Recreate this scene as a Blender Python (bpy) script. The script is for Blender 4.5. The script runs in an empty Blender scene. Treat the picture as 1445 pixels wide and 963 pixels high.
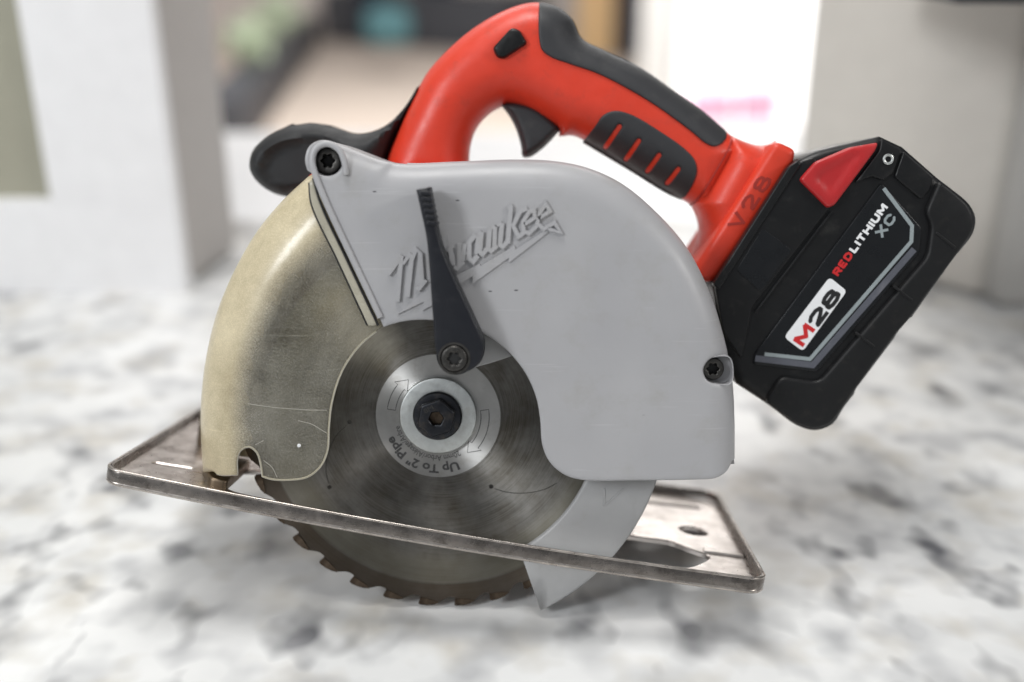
import bpy, bmesh, math, random
import numpy as np
from mathutils import Vector, Matrix
from mathutils.geometry import delaunay_2d_cdt

random.seed(7)
sc = bpy.context.scene
COL = sc.collection
R = math.radians

# ------------------------------------------------------------------ camera
PITCH, CAM_H, FPX = R(22.0), 0.2666, 1450.0
cam_d = bpy.data.cameras.new("camera")
cam_d.sensor_width = 36.0
cam_d.lens = 36.0 * FPX / 1445.0
cam_d.clip_start, cam_d.clip_end = 0.02, 200
cam_d.dof.use_dof = True
cam_d.dof.focus_distance = 0.409
cam_d.dof.aperture_fstop = 2.7
cam_d.dof.aperture_blades = 0
cam = bpy.data.objects.new("camera", cam_d)
COL.objects.link(cam)
cam.location = (0, 0, CAM_H)
cam.rotation_euler = (R(90) - PITCH, 0, 0)
sc.camera = cam

# ------------------------------------------------------------------ world and lamps (indoors: no sun, no sky)
w = bpy.data.worlds.new("World")
sc.world = w
w.use_nodes = True
w.node_tree.nodes["Background"].inputs[0].default_value = (0.93, 0.96, 1.0, 1)
w.node_tree.nodes["Background"].inputs[1].default_value = 0.34

def area_lamp(name, loc, target, size, energy, color, size_y=None):
    d = bpy.data.lights.new(name, 'AREA')
    d.energy = energy; d.color = color; d.size = size
    if size_y:
        d.shape = 'RECTANGLE'; d.size_y = size_y
    o = bpy.data.objects.new(name, d); COL.objects.link(o)
    o.location = loc
    o.rotation_euler = (Vector(target) - Vector(loc)).to_track_quat('-Z', 'Y').to_euler()
    return o

area_lamp("ceiling_lamp", (-0.2, 0.42, 1.6), (0, 0.36, 0), 0.62, 14.5, (1, 0.985, 0.96))
area_lamp("window_lamp", (-1.15, -0.65, 0.95), (0, 0.42, 0.1), 0.3, 14, (0.95, 0.975, 1.0), 0.45)
area_lamp("side_lamp", (1.5, -0.35, 1.0), (0, 0.42, 0.1), 0.25, 7, (1, 0.97, 0.93))
area_lamp("room_fill", (0.0, 4.6, 2.9), (0.0, 6.6, -1), 3.4, 480, (1, 0.98, 0.95))  # unseen fill added to brighten the far room

sc.view_settings.view_transform = 'Standard'
sc.view_settings.look = 'None'
sc.view_settings.exposure = 0.0
sc.view_settings.gamma = 1.0
sc.view_settings.use_curve_mapping = False

# ------------------------------------------------------------------ measurement helpers
# The saw has its own frame: origin on the blade centre, X along the blade, Y up in the blade plane,
# Z out of the blade towards the operator's side.  All saw sizes are millimetres in that frame.
C0 = np.array([722.5, 481.5])
def ray(px, py): return np.array([(px - C0[0]) / FPX, -(py - C0[1]) / FPX, -1.0])
DEP = ray(773, 280); DEP /= np.linalg.norm(DEP)
AX = np.cross([0, 1, 0], -DEP); AX /= np.linalg.norm(AX)
AY = np.cross(-DEP, AX)
DIST = 412.29
def on_plane(px, py, z):
    r = ray(px, py)
    return r * (DIST - z) / (r @ DEP)
ORG = on_plane(622, 582, 0)
def P(px, py, z):
    q = on_plane(px, py, z) - ORG
    return (float(q @ AX), float(q @ AY))
UA = np.array([0.9861, -0.1659, 0]); UN = np.array([0.1659, 0.9861, 0])
def S(px, py, n):
    """point of the shoe plane (n above the blade centre along the shoe normal) -> (along, back)"""
    r = ray(px, py)
    wn = UN[0] * AX + UN[1] * AY
    t = (n + ORG @ wn) / (r @ wn)
    q = r * t - ORG
    l = np.array([q @ AX, q @ AY, q @ -DEP])
    return (float(l @ UA), float(-l[2]))
SHOE_M = Matrix(((UA[0], 0, UN[0], 0), (UA[1], 0, UN[1], 0), (0, -1, 0, 0), (0, 0, 0, 1)))

CP, SP = math.cos(PITCH), math.sin(PITCH)
def cam_to_world(v):
    return Vector((v[0], v[1] * SP - v[2] * CP, v[1] * CP + v[2] * SP))
SAW_R = Matrix((cam_to_world(AX), cam_to_world(AY), cam_to_world(-DEP))).transposed()
SAW_O = cam_to_world(ORG) * 0.001 + Vector((0, 0, CAM_H))
def G(px, py, h=0.0):
    """world point at height h seen at this place of the photograph"""
    r = cam_to_world(ray(px, py)); t = (h - CAM_H) / r.z
    return Vector((r.x * t, r.y * t, h))
def W(px, py, y):
    r = cam_to_world(ray(px, py)); t = y / r.y
    return Vector((r.x * t, y, CAM_H + r.z * t))

# ------------------------------------------------------------------ outline helpers
def spline(pts, closed=True, step=1.4):
    """Catmull-Rom through the points; a point with a third item is a sharp corner"""
    n = len(pts)
    if closed:
        cs = [i for i in range(n) if len(pts[i]) > 2]
        if cs:
            pts = pts[cs[0]:] + pts[:cs[0]] + [pts[cs[0]]]
            runs, cur = [], [pts[0]]
            for p in pts[1:]:
                cur.append(p)
                if len(p) > 2:
                    runs.append(cur); cur = [p]
        else:
            runs = None
    else:
        runs, cur = [], [pts[0]]
        for i, p in enumerate(pts[1:], 1):
            cur.append(p)
            if len(p) > 2 or i == n - 1:
                runs.append(cur); cur = [p]
    def seg(p0, p1, p2, p3):
        p0, p1, p2, p3 = [np.array(q[:2], float) for q in (p0, p1, p2, p3)]
        L = np.linalg.norm(p2 - p1); k = max(1, int(round(L / step))); out = []
        a = 0.5
        t0 = 0; t1 = t0 + max(np.linalg.norm(p1 - p0), 1e-6) ** a
        t2 = t1 + max(L, 1e-6) ** a; t3 = t2 + max(np.linalg.norm(p3 - p2), 1e-6) ** a
        for i in range(k):
            t = t1 + (t2 - t1) * i / k
            A1 = p0 * (t1 - t) / (t1 - t0) + p1 * (t - t0) / (t1 - t0)
            A2 = p1 * (t2 - t) / (t2 - t1) + p2 * (t - t1) / (t2 - t1)
            A3 = p2 * (t3 - t) / (t3 - t2) + p3 * (t - t2) / (t3 - t2)
            B1 = A1 * (t2 - t) / (t2 - t0) + A2 * (t - t0) / (t2 - t0)
            B2 = A2 * (t3 - t) / (t3 - t1) + A3 * (t - t1) / (t3 - t1)
            out.append(B1 * (t2 - t) / (t2 - t1) + B2 * (t - t1) / (t2 - t1))
        return out
    res = []
    if closed and runs is None:
        for i in range(n):
            res += seg(pts[i - 1], pts[i], pts[(i + 1) % n], pts[(i + 2) % n])
        return np.array(res)
    for r in runs:
        for i in range(len(r) - 1):
            p1, p2 = r[i], r[i + 1]
            e = lambda a, b: tuple(2 * np.array(a[:2]) - np.array(b[:2]))
            p0 = r[i - 1] if i > 0 else e(p1, p2)
            p3 = r[i + 2] if i + 2 < len(r) else e(p2, p1)
            res += seg(p0, p1, p2, p3)
    if not closed:
        res.append(np.array(pts[-1][:2], float))
    return np.array(res)

def px_loop(pts, z, closed=True, step=1.4):
    """outline measured on the photograph, laid on the plane z of the saw"""
    out = []
    for p in pts:
        zz = z
        if len(p) > 3: zz = p[3]
        q = P(p[0], p[1], zz)
        out.append(q + (1,) if len(p) > 2 and p[2] else q)
    return spline(out, closed, step)

def circle(cx, cy, r, n=48, ry=None, rot=0):
    a = np.linspace(0, 2 * math.pi, n, endpoint=False)
    x, y = r * np.cos(a), (ry or r) * np.sin(a)
    return np.stack([cx + x * math.cos(rot) - y * math.sin(rot), cy + x * math.sin(rot) + y * math.cos(rot)], 1)

def rrect(x0, x1, y0, y1, r, n=7, step=6.0):
    out = []
    for cx, cy, a0 in ((x1 - r, y1 - r, 0), (x0 + r, y1 - r, 90), (x0 + r, y0 + r, 180), (x1 - r, y0 + r, 270)):
        for i in range(n + 1):
            a = R(a0 + 90 * i / n)
            out.append((cx + r * math.cos(a), cy + r * math.sin(a)))
    return densify(np.array(out), step)

def densify(l, step):
    out = []
    for i in range(len(l)):
        a, b = l[i], l[(i + 1) % len(l)]
        k = max(1, int(math.ceil(np.linalg.norm(b - a) / step)))
        for j in range(k): out.append(a + (b - a) * j / k)
    return np.array(out)

def fillet(poly, r, n=4, step=3.0):
    poly = [np.array(p[:2], float) for p in poly]; out = []; N = len(poly)
    for i in range(N):
        a, b, c = poly[i - 1], poly[i], poly[(i + 1) % N]
        u, v = a - b, c - b
        lu, lv = np.linalg.norm(u), np.linalg.norm(v)
        k = min(r, lu * 0.45, lv * 0.45)
        p0, p1 = b + u / lu * k, b + v / lv * k
        for j in range(n + 1):
            t = j / n
            out.append((1 - t) ** 2 * p0 + 2 * t * (1 - t) * b + t * t * p1)
    return densify(np.array(out), step)

def capsule(p, q, w_, n=6):
    p, q = np.array(p, float), np.array(q, float); d = q - p; a0 = math.atan2(d[1], d[0]); out = []
    for c, s in ((q, -90), (p, 90)):
        for i in range(n + 1):
            a = a0 + R(s + 180 * i / n)
            out.append(c + np.array([math.cos(a), math.sin(a)]) * w_ / 2)
    return densify(np.array(out), 2.0)

def segdist(pts, segs):
    """distance of every point to a list of polylines (open or closed arrays of segments)"""
    pts = np.asarray(pts, float); best = np.full(len(pts), 1e9)
    A, B = segs
    for c in range(0, len(pts), 1500):
        p = pts[c:c + 1500, None, :]
        ab = (B - A)[None]; ap = p - A[None]
        t = np.clip((ap * ab).sum(2) / np.maximum((ab * ab).sum(2), 1e-12), 0, 1)
        d = np.linalg.norm(ap - ab * t[..., None], axis=2)
        best[c:c + 1500] = d.min(1)
    return best
def loop_segs(loops):
    return (np.concatenate([l for l in loops]), np.concatenate([np.roll(l, -1, 0) for l in loops]))
def path_segs(paths):
    return (np.concatenate([p[:-1] for p in paths]), np.concatenate([p[1:] for p in paths]))
def inside(pts, loop):
    x, y = pts[:, 0], pts[:, 1]; res = np.zeros(len(pts), bool)
    x1, y1 = loop[:, 0], loop[:, 1]; x2, y2 = np.roll(x1, -1), np.roll(y1, -1)
    for i in range(len(loop)):
        c = (y1[i] > y) != (y2[i] > y)
        if c.any():
            xi = (x2[i] - x1[i]) * (y - y1[i]) / (y2[i] - y1[i] + 1e-15) + x1[i]
            res ^= c & (x < xi)
    return res
def inside_all(pts, loops):
    m = inside(pts, loops[0])
    for h in loops[1:]: m &= ~inside(pts, h)
    return m
def area2(l):
    return np.sum(l[:, 0] * np.roll(l[:, 1], -1) - np.roll(l[:, 0], -1) * l[:, 1])
def prof(d, r): return np.sqrt(np.clip(1 - (1 - np.clip(d / r, 0, 1)) ** 2, 0, 1))

# ------------------------------------------------------------------ mesh helpers
def finish(name, verts, faces, mat, parent=None, M=None, smooth=True, angle=38, scale=0.001, recalc=True, weld=0.0, attrs=None):
    bm = bmesh.new()
    lay = None
    if attrs is not None: lay = bm.verts.layers.float.new("mask")
    vs = []
    for i, v in enumerate(verts):
        p = Vector(v)
        if M is not None: p = M @ p
        nv = bm.verts.new(p * scale)
        if lay is not None: nv[lay] = float(attrs[i])
        vs.append(nv)
    for f in faces:
        if len(set(f)) < 3: continue
        try: bm.faces.new([vs[i] for i in f])
        except ValueError: pass
    if weld: bmesh.ops.remove_doubles(bm, verts=bm.verts, dist=weld * scale)
    if recalc: bmesh.ops.recalc_face_normals(bm, faces=bm.faces)
    me = bpy.data.meshes.new(name); bm.to_mesh(me); bm.free()
    if smooth:
        me.polygons.foreach_set("use_smooth", [True] * len(me.polygons))
        me.set_sharp_from_angle(angle=R(angle))
    return link(name, me, mat, parent)

def link(name, me, mat, parent=None):
    o = bpy.data.objects.new(name, me); COL.objects.link(o)
    if mat is not None:
        me.materials.clear(); me.materials.append(mat)
    if parent is not None: o.parent = parent
    return o

def solid(name, loops, zf, zb, mat, parent, rings=(), grid=4.0, M=None, angle=38, attr=None, weld=0.0):
    """closed body over a plane outline (first loop outer, the rest holes) between the height fields zf and zb"""
    loops = [l if (area2(l) > 0) == (k == 0) else l[::-1] for k, l in enumerate(loops)]
    fz = zf if callable(zf) else (lambda p, v=zf: np.full(len(p), float(v)))
    bz = zb if callable(zb) else (lambda p, v=zb: np.full(len(p), float(v)))
    pts, edges, base = [], [], 0
    segs = loop_segs(loops)
    for l in loops:
        n = len(l); pts.append(l); edges += [(base + i, base + (i + 1) % n) for i in range(n)]; base += n
    nb = base; extra = []
    for off in rings:
        for l in loops:
            t = np.roll(l, -1, 0) - np.roll(l, 1, 0)
            t /= np.maximum(np.linalg.norm(t, axis=1, keepdims=True), 1e-9)
            q = l + np.stack([-t[:, 1], t[:, 0]], 1) * off
            q = q[inside_all(q, loops)]
            if len(q):
                d = segdist(q, segs); extra.append(q[d > off * 0.93])
    if grid:
        lo, hi = loops[0].min(0), loops[0].max(0)
        gx, gy = np.meshgrid(np.arange(lo[0], hi[0], grid), np.arange(lo[1], hi[1], grid))
        gx = gx + (np.arange(gx.shape[0]) % 2)[:, None] * grid * 0.5
        g = np.stack([gx.ravel(), gy.ravel()], 1); g = g[inside_all(g, loops)]
        if len(g):
            d = segdist(g, segs); g = g[d > (max(rings) if len(rings) else 0) + grid * 0.35]; extra.append(g)
    allp = np.concatenate(pts + extra)
    ov, oe, of, orv, ore, orf = delaunay_2d_cdt([Vector(p) for p in allp], edges, [], 0, 1e-5)
    V = np.array([(v.x, v.y) for v in ov]); F = np.array([tuple(f) for f in of if len(f) == 3])
    cen = V[F].mean(1); F = F[inside_all(cen, loops)]
    a = V[F[:, 1]] - V[F[:, 0]]; b = V[F[:, 2]] - V[F[:, 0]]
    cr = a[:, 0] * b[:, 1] - a[:, 1] * b[:, 0]; F = F[np.abs(cr) > 1e-7]; cr = cr[np.abs(cr) > 1e-7]
    F[cr < 0] = F[cr < 0][:, ::-1]
    zF, zB = fz(V), bz(V); n = len(V)
    verts = [(V[i, 0], V[i, 1], zF[i]) for i in range(n)] + [(V[i, 0], V[i, 1], zB[i]) for i in range(n)]
    faces = [tuple(f) for f in F] + [(f[2] + n, f[1] + n, f[0] + n) for f in F]
    cnt = {}
    for f in F:
        for i in range(3):
            e = (f[i], f[(i + 1) % 3]); cnt[e] = 1
    for (i, j) in list(cnt):
        if (j, i) not in cnt: faces.append((i, i + n, j + n, j))
    at = None
    if attr is not None:
        m = attr(V); at = list(m) + list(m)
    return finish(name, verts, faces, mat, parent, M, angle=angle, recalc=False, weld=weld, attrs=at)

def rr(r, k=6): return [r * (1 - math.cos(R(90 * i / k))) for i in range(1, k + 1)]

def puffy(name, loop, zc, H, rad, mat, parent, extra=None, grid=3.5, holes=()):
    """hand-tool body: rounded all round towards the outline"""
    segs = loop_segs([loop])
    def zf(p):
        z = zc + H * prof(segdist(p, segs), rad)
        return extra(p, z) if extra else z
    def zb(p): return zc - H * prof(segdist(p, segs), rad)
    return solid(name, [loop] + list(holes), zf, zb, mat, parent, rings=rr(rad, 7), grid=grid, weld=0.02, angle=60)

def plate(name, loops, z0, z1, mat, parent, bev=0.6, grid=0, M=None, angle=40):
    """flat piece from z0 up to z1 with a rounded upper edge"""
    segs = loop_segs(loops)
    zf = lambda p: z1 - bev * (1 - prof(segdist(p, segs), bev))
    return solid(name, loops, zf, z0, mat, parent, rings=rr(bev, 3) if bev else (), grid=grid, M=M, angle=angle)

def lathe(name, prof_, mat, parent, c=(0, 0), n=48, M=None, angle=35, z0=0.0):
    verts, faces = [], []
    for r, z in prof_:
        for i in range(n):
            a = 2 * math.pi * i / n
            verts.append((c[0] + r * math.cos(a), c[1] + r * math.sin(a), z + z0))
    for k in range(len(prof_) - 1):
        for i in range(n):
            j = (i + 1) % n
            faces.append((k * n + i, k * n + j, (k + 1) * n + j, (k + 1) * n + i))
    faces.append(tuple(range(n - 1, -1, -1))); faces.append(tuple(range((len(prof_) - 1) * n, len(prof_) * n)))
    return finish(name, verts, faces, mat, parent, M, angle=angle)

def tube(name, path, rad, mat, parent, n=8, flat=1.0, closed=False):
    path = [Vector(p) for p in path]; m = len(path); verts, faces = [], []
    for i, p in enumerate(path):
        t = (path[(i + 1) % m] - path[i - 1]) if closed else (path[min(i + 1, m - 1)] - path[max(i - 1, 0)])
        t.normalize(); zz = Vector((0, 0, 1)); s = t.cross(zz)
        if s.length < 1e-4: s = Vector((1, 0, 0))
        s.normalize(); u = s.cross(t)
        for k in range(n):
            a = 2 * math.pi * k / n
            verts.append(p + s * (math.cos(a) * rad) + u * (math.sin(a) * rad * flat))
    for i in range(m if closed else m - 1):
        i2 = (i + 1) % m
        for k in range(n):
            k2 = (k + 1) % n
            faces.append((i * n + k, i * n + k2, i2 * n + k2, i2 * n + k))
    if not closed:
        faces.append(tuple(range(n))); faces.append(tuple(range((m - 1) * n, m * n)))
    return finish(name, verts, faces, mat, parent, angle=50)

def ribbon(path, width, closed=False):
    """outline of a flat stroke along a polyline"""
    p = np.array(path, float); n = len(p); L, Rr = [], []
    for i in range(n):
        if 0 < i < n - 1:
            a = p[i] - p[i - 1]; b = p[i + 1] - p[i]
            a /= np.linalg.norm(a); b /= np.linalg.norm(b); t = a + b
            if np.linalg.norm(t) < 0.2: t = a
            t /= np.linalg.norm(t); k = min(1 / max(t @ a, 0.5), 1.6)
        else:
            t = p[min(i + 1, n - 1)] - p[max(i - 1, 0)]; t = t / np.linalg.norm(t); k = 1
        nrm = np.array([-t[1], t[0]]) * width / 2 * k
        L.append(p[i] + nrm); Rr.append(p[i] - nrm)
    return np.array(L + Rr[::-1])

def stroke_mesh(name, strokes, width, z0, z1, mat, parent, polys=()):
    """raised strokes: each stroke a little bevelled prism, all one piece of relief"""
    verts, faces = [], []
    def quadstrip(path, wd):
        p = np.array(path, float); n = len(p); base = len(verts)
        rb = ribbon(path, wd); L, Q = rb[:n], rb[n:][::-1]
        for i in range(n):
            c = (L[i] + Q[i]) / 2
            for s, z in ((L[i], z0), (c + (L[i] - c) * 0.72, z1), (c + (Q[i] - c) * 0.72, z1), (Q[i], z0)):
                verts.append((s[0], s[1], z))
        for i in range(n - 1):
            for k in range(3):
                a = base + i * 4 + k; faces.append((a, a + 1, a + 5, a + 4))
        faces.append((base, base + 1, base + 2, base + 3)[::-1])
        e = base + (n - 1) * 4; faces.append((e, e + 1, e + 2, e + 3))
    for s in strokes:
        wd = width
        if isinstance(s, tuple) and isinstance(s[0], (int, float)): wd, s = s
        quadstrip(s, wd)
    for pl in polys:
        n = len(pl); b = len(verts); c = np.mean(np.array(pl), 0)
        for q in pl: verts.append((q[0], q[1], z0))
        for q in pl: verts.append((q[0], q[1], z1))
        faces.append(tuple(range(b + n, b + 2 * n)))
        for i in range(n):
            j = (i + 1) % n; faces.append((b + i, b + j, b + n + j, b + n + i))
    return finish(name, verts, faces, mat, parent, angle=25)

def text_geo(body, bold=0.0):
    cu = bpy.data.curves.new("lettering", 'FONT'); cu.body = body; cu.size = 1.0; cu.offset = bold; cu.resolution_u = 4
    o = bpy.data.objects.new("lettering", cu); COL.objects.link(o)
    bpy.context.view_layer.update()
    me = o.evaluated_get(bpy.context.evaluated_depsgraph_get()).to_mesh()
    V = np.array([tuple(v.co)[:2] for v in me.vertices]); F = [tuple(p.vertices) for p in me.polygons]
    bpy.data.objects.remove(o); bpy.data.curves.remove(cu)
    return V, F

def lettering(name, body, org, xdir, width, height, z, mat, parent, bold=0.0, slant=0.0, thick=0.12):
    """flat letters: lower left corner org, running along xdir"""
    V, F = text_geo(body, bold)
    lo, hi = V.min(0), V.max(0)
    n = (V - lo) / (hi - lo); n[:, 0] *= width; n[:, 1] *= height; n[:, 0] += n[:, 1] * slant
    xd = np.array(xdir, float); xd /= np.linalg.norm(xd); yd = np.array([-xd[1], xd[0]])
    q = np.array(org)[None] + n[:, :1] * xd + n[:, 1:] * yd
    return extrude_flat(name, q, F, z, thick, mat, parent)

def extrude_flat(name, q, F, z, thick, mat, parent):
    N = len(q)
    verts = [(a[0], a[1], z + thick) for a in q] + [(a[0], a[1], z - 0.3) for a in q]
    faces = list(F); cnt = set()
    for f in F:
        for i in range(len(f)): cnt.add((f[i], f[(i + 1) % len(f)]))
    for (i, j) in cnt:
        if (j, i) not in cnt: faces.append((i, i + N, j + N, j))
    return finish(name, verts, faces, mat, parent, smooth=False, recalc=False)

def union_geo(loops):
    """triangles of the union of simple outlines"""
    pts, edges, b = [], [], 0
    for l in loops:
        n = len(l); pts += [Vector(p) for p in l]; edges += [(b + i, b + (i + 1) % n) for i in range(n)]; b += n
    ov, oe, of, _, _, _ = delaunay_2d_cdt(pts, edges, [], 0, 1e-4)
    V = np.array([(v.x, v.y) for v in ov]); F = np.array([tuple(f) for f in of if len(f) == 3])
    cen = V[F].mean(1); m = np.zeros(len(F), bool)
    for l in loops: m |= inside(cen, np.asarray(l))
    F = F[m]; a = V[F[:, 1]] - V[F[:, 0]]; d = V[F[:, 2]] - V[F[:, 0]]; cr = a[:, 0] * d[:, 1] - a[:, 1] * d[:, 0]
    F[cr < 0] = F[cr < 0][:, ::-1]
    return V, [tuple(f) for f in F]
_o = [(0.25, 0), (0.75, 0), (1, 0.14), (1, 0.86), (0.75, 1), (0.25, 1), (0, 0.86), (0, 0.14), (0.25, 0), (0.4, 0)]
def _ring(y0, y1, x0=0.0, x1=1.0): return [(x0 + x * (x1 - x0), y0 + y * (y1 - y0)) for x, y in [(0.3, 0), (0.7, 0), (1, 0.28), (1, 0.72), (0.7, 1), (0.3, 1), (0, 0.72), (0, 0.28), (0.3, 0), (0.69, 0)]]
GLYPH = {'M': (1.25, [[(0, -0.1), (0, 1.1)], [(0.0, 1.04), (0.5, 0.25), (1.0, 1.04)], [(1, -0.1), (1, 1.1)]]), 'R': (1, [[(0, -0.1), (0, 1.1)], [(0, 1), (0.75, 1), (1, 0.85), (1, 0.6), (0.75, 0.45), (0, 0.45)], [(0.5, 0.45), (1.05, -0.1)]]),
         'E': (0.9, [[(0, -0.1), (0, 1.1)], [(0, 1), (1.05, 1)], [(0, 0.5), (0.9, 0.5)], [(0, 0), (1.05, 0)]]), 'D': (1, [[(0, -0.1), (0, 1.1)], [(0, 1), (0.6, 1), (1, 0.75), (1, 0.25), (0.6, 0), (0, 0)]]),
         'L': (0.85, [[(0, 1.1), (0, -0.1)], [(0, 0), (1.05, 0)]]), 'I': (0.0, [[(0, -0.1), (0, 1.1)]]), 'T': (0.95, [[(-0.1, 1), (1.1, 1)], [(0.5, 1), (0.5, -0.1)]]),
         'H': (1, [[(0, -0.1), (0, 1.1)], [(1, -0.1), (1, 1.1)], [(0, 0.5), (1, 0.5)]]), 'U': (1, [[(0, 1.1), (0, 0.2), (0.25, 0), (0.75, 0), (1, 0.2), (1, 1.1)]]), 'X': (1, [[(-0.05, -0.1), (1.05, 1.1)], [(-0.05, 1.1), (1.05, -0.1)]]),
         'C': (1, [[(1, 0.7), (1, 0.8), (0.75, 1), (0.25, 1), (0, 0.8), (0, 0.2), (0.25, 0), (0.75, 0), (1, 0.2), (1, 0.3)]]), 'V': (1, [[(-0.05, 1.1), (0.5, 0.0), (1.05, 1.1)]]),
         '2': (1, [[(0, 0.68), (0.02, 0.82), (0.28, 1), (0.72, 1), (1, 0.82), (1, 0.65), (0.75, 0.45), (0.15, 0.12), (0.1, 0.0), (1.1, 0.0)]]), '8': (1, [_ring(0, 0.52), _ring(0.52, 1, 0.06, 0.94)])}
def block_letters(name, body, org, xdir, width, height, wd, z, mat, parent, gap=0.6, slant=0.0, thick=0.1):
    """heavy block capitals, lower left corner org, exactly width long"""
    n = len(body); cw = (width - gap * (n - 1) - wd * n) / max(sum(GLYPH[ch][0] for ch in body), 1e-3); x = wd / 2; loops = []
    for ch in body:
        g, strokes = GLYPH[ch]
        for st in strokes:
            p = [(x + u * g * cw, wd / 2 + min(max(v, -wd / 2 / (height - wd)), 1 + wd / 2 / (height - wd)) * (height - wd)) for u, v in st]
            for i in range(len(p) - 1):
                if np.linalg.norm(np.subtract(p[i], p[i + 1])) > 1e-6: loops.append(ribbon([p[i], p[i + 1]], wd))
                if i: loops.append(circle(p[i][0], p[i][1], wd / 2, 14))
        x += g * cw + wd + gap
    V, F = union_geo(loops); V = V.copy(); V[:, 0] += V[:, 1] * slant
    xd = np.array(xdir, float); xd /= np.linalg.norm(xd); yd = np.array([-xd[1], xd[0]])
    return extrude_flat(name, np.array(org)[None] + V[:, :1] * xd + V[:, 1:] * yd, F, z, thick, mat, parent)

# ------------------------------------------------------------------ materials
def nodes(name):
    m = bpy.data.materials.new(name); m.use_nodes = True
    nt = m.node_tree; b = nt.nodes["Principled BSDF"]
    return m, nt, b
def add(nt, t, **kw):
    n = nt.nodes.new(t)
    for k, v in kw.items(): setattr(n, k, v)
    return n
def ramp(nt, fac, stops):
    r = add(nt, 'ShaderNodeValToRGB'); e = r.color_ramp.elements
    while len(e) > 1: e.remove(e[-1])
    e[0].position, e[0].color = stops[0][0], tuple(stops[0][1]) + (1,)
    for p, c in stops[1:]:
        x = e.new(p); x.color = tuple(c) + (1,)
    nt.links.new(fac, r.inputs[0]); return r.outputs[0]
def noise(nt, vec, scale, detail=4, rough=0.55, dist=0.0):
    n = add(nt, 'ShaderNodeTexNoise'); n.inputs['Scale'].default_value = scale
    n.inputs['Detail'].default_value = detail; n.inputs['Roughness'].default_value = rough
    n.inputs['Distortion'].default_value = dist
    nt.links.new(vec, n.inputs['Vector']); return n.outputs['Fac']
def mixc(nt, fac, a, b, mode='MIX'):
    n = add(nt, 'ShaderNodeMix', data_type='RGBA', blend_type=mode)
    for s, v in ((n.inputs[0], fac), (n.inputs[6], a), (n.inputs[7], b)):
        if isinstance(v, (int, float)): s.default_value = v
        elif isinstance(v, tuple): s.default_value = v if len(v) == 4 else v + (1,)
        else: nt.links.new(v, s)
    return n.outputs[2]
def math_(nt, op, a, b=0.0, c=0.0):
    n = add(nt, 'ShaderNodeMath', operation=op)
    for s, v in zip(n.inputs, (a, b, c)):
        if isinstance(v, (int, float)): s.default_value = v
        else: nt.links.new(v, s)
    return n.outputs[0]
def mapr(nt, v, a, b, c, d):
    n = add(nt, 'ShaderNodeMapRange')
    nt.links.new(v, n.inputs[0])
    for i, x in enumerate((a, b, c, d), 1): n.inputs[i].default_value = x
    return n.outputs[0]
def bump(nt, b, h, strength, dist=0.0005):
    n = add(nt, 'ShaderNodeBump'); n.inputs['Strength'].default_value = strength; n.inputs['Distance'].default_value = dist
    nt.links.new(h, n.inputs['Height']); nt.links.new(n.outputs[0], b.inputs['Normal'])
def coords(nt): return add(nt, 'ShaderNodeTexCoord').outputs['Object']

def plastic(name, col, rough=0.45, grain=0.0, dirt=None, dirt_amt=0.25, spec=0.5, gscale=2600, var=0.06):
    m, nt, b = nodes(name); v = coords(nt)
    f = noise(nt, v, 55, 6)
    c = mixc(nt, mapr(nt, f, 0.3, 0.7, 0, 1), tuple(x * (1 - var) for x in col), tuple(min(1, x * (1 + var)) for x in col))
    if dirt:
        g = noise(nt, v, 130, 8, 0.65)
        c = mixc(nt, mapr(nt, g, 0.55, 0.78, 0, dirt_amt), c, dirt)
    nt.links.new(c, b.inputs['Base Color'])
    rf = noise(nt, v, 180, 5)
    nt.links.new(mapr(nt, rf, 0.3, 0.7, rough - 0.06, rough + 0.08), b.inputs['Roughness'])
    b.inputs['Specular IOR Level'].default_value = spec
    if grain:
        bump(nt, b, noise(nt, v, gscale, 2), grain, 0.0002)
    return m

M_RED = plastic("red_plastic", (0.66, 0.046, 0.020), 0.38, 0.3, (0.30, 0.045, 0.03), 0.4, gscale=1500)
M_BTN = plastic("red_button_plastic", (0.43, 0.016, 0.018), 0.38, 0.05)
M_RUB = plastic("black_rubber", (0.026, 0.027, 0.030), 0.55, 0.25, (0.075, 0.073, 0.07), 0.35)
M_KNOB = plastic("knob_rubber", (0.0135, 0.014, 0.0155), 0.56, 0.25, (0.05, 0.048, 0.045), 0.35, spec=0.4)
M_SCRATCH = plastic("scratched_plastic", (0.46, 0.44, 0.38), 0.5)
M_BLK = plastic("black_plastic", (0.0065, 0.0068, 0.0074), 0.36, 0.15, (0.05, 0.048, 0.044), 0.4, spec=0.32)
M_BUMP = plastic("bumper_rubber", (0.0075, 0.0078, 0.0084), 0.45, 0.25, (0.05, 0.044, 0.036), 0.3, spec=0.3)
M_PANEL = plastic("label_film", (0.006, 0.007, 0.0085), 0.30, 0.0, var=0.0, spec=0.35)
M_LEV = plastic("lever_plastic", (0.0105, 0.0115, 0.0155), 0.34, 0.12, (0.06, 0.06, 0.065), 0.3, spec=0.35)
M_WHT = plastic("white_print", (0.80, 0.81, 0.82), 0.4, var=0.02)
M_LRED = plastic("red_print", (0.55, 0.018, 0.02), 0.4, var=0.02)
M_LBLK = plastic("black_print", (0.012, 0.012, 0.013), 0.4, var=0.02)
M_LGRY = plastic("silver_print", (0.27, 0.31, 0.32), 0.38, var=0.03)
M_STRIPE = plastic("grey_print_stripe", (0.085, 0.09, 0.11), 0.5, 0.0, (0.16, 0.16, 0.18), 0.8)
M_INK = plastic("blade_ink", (0.03, 0.03, 0.03), 0.5)

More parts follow.
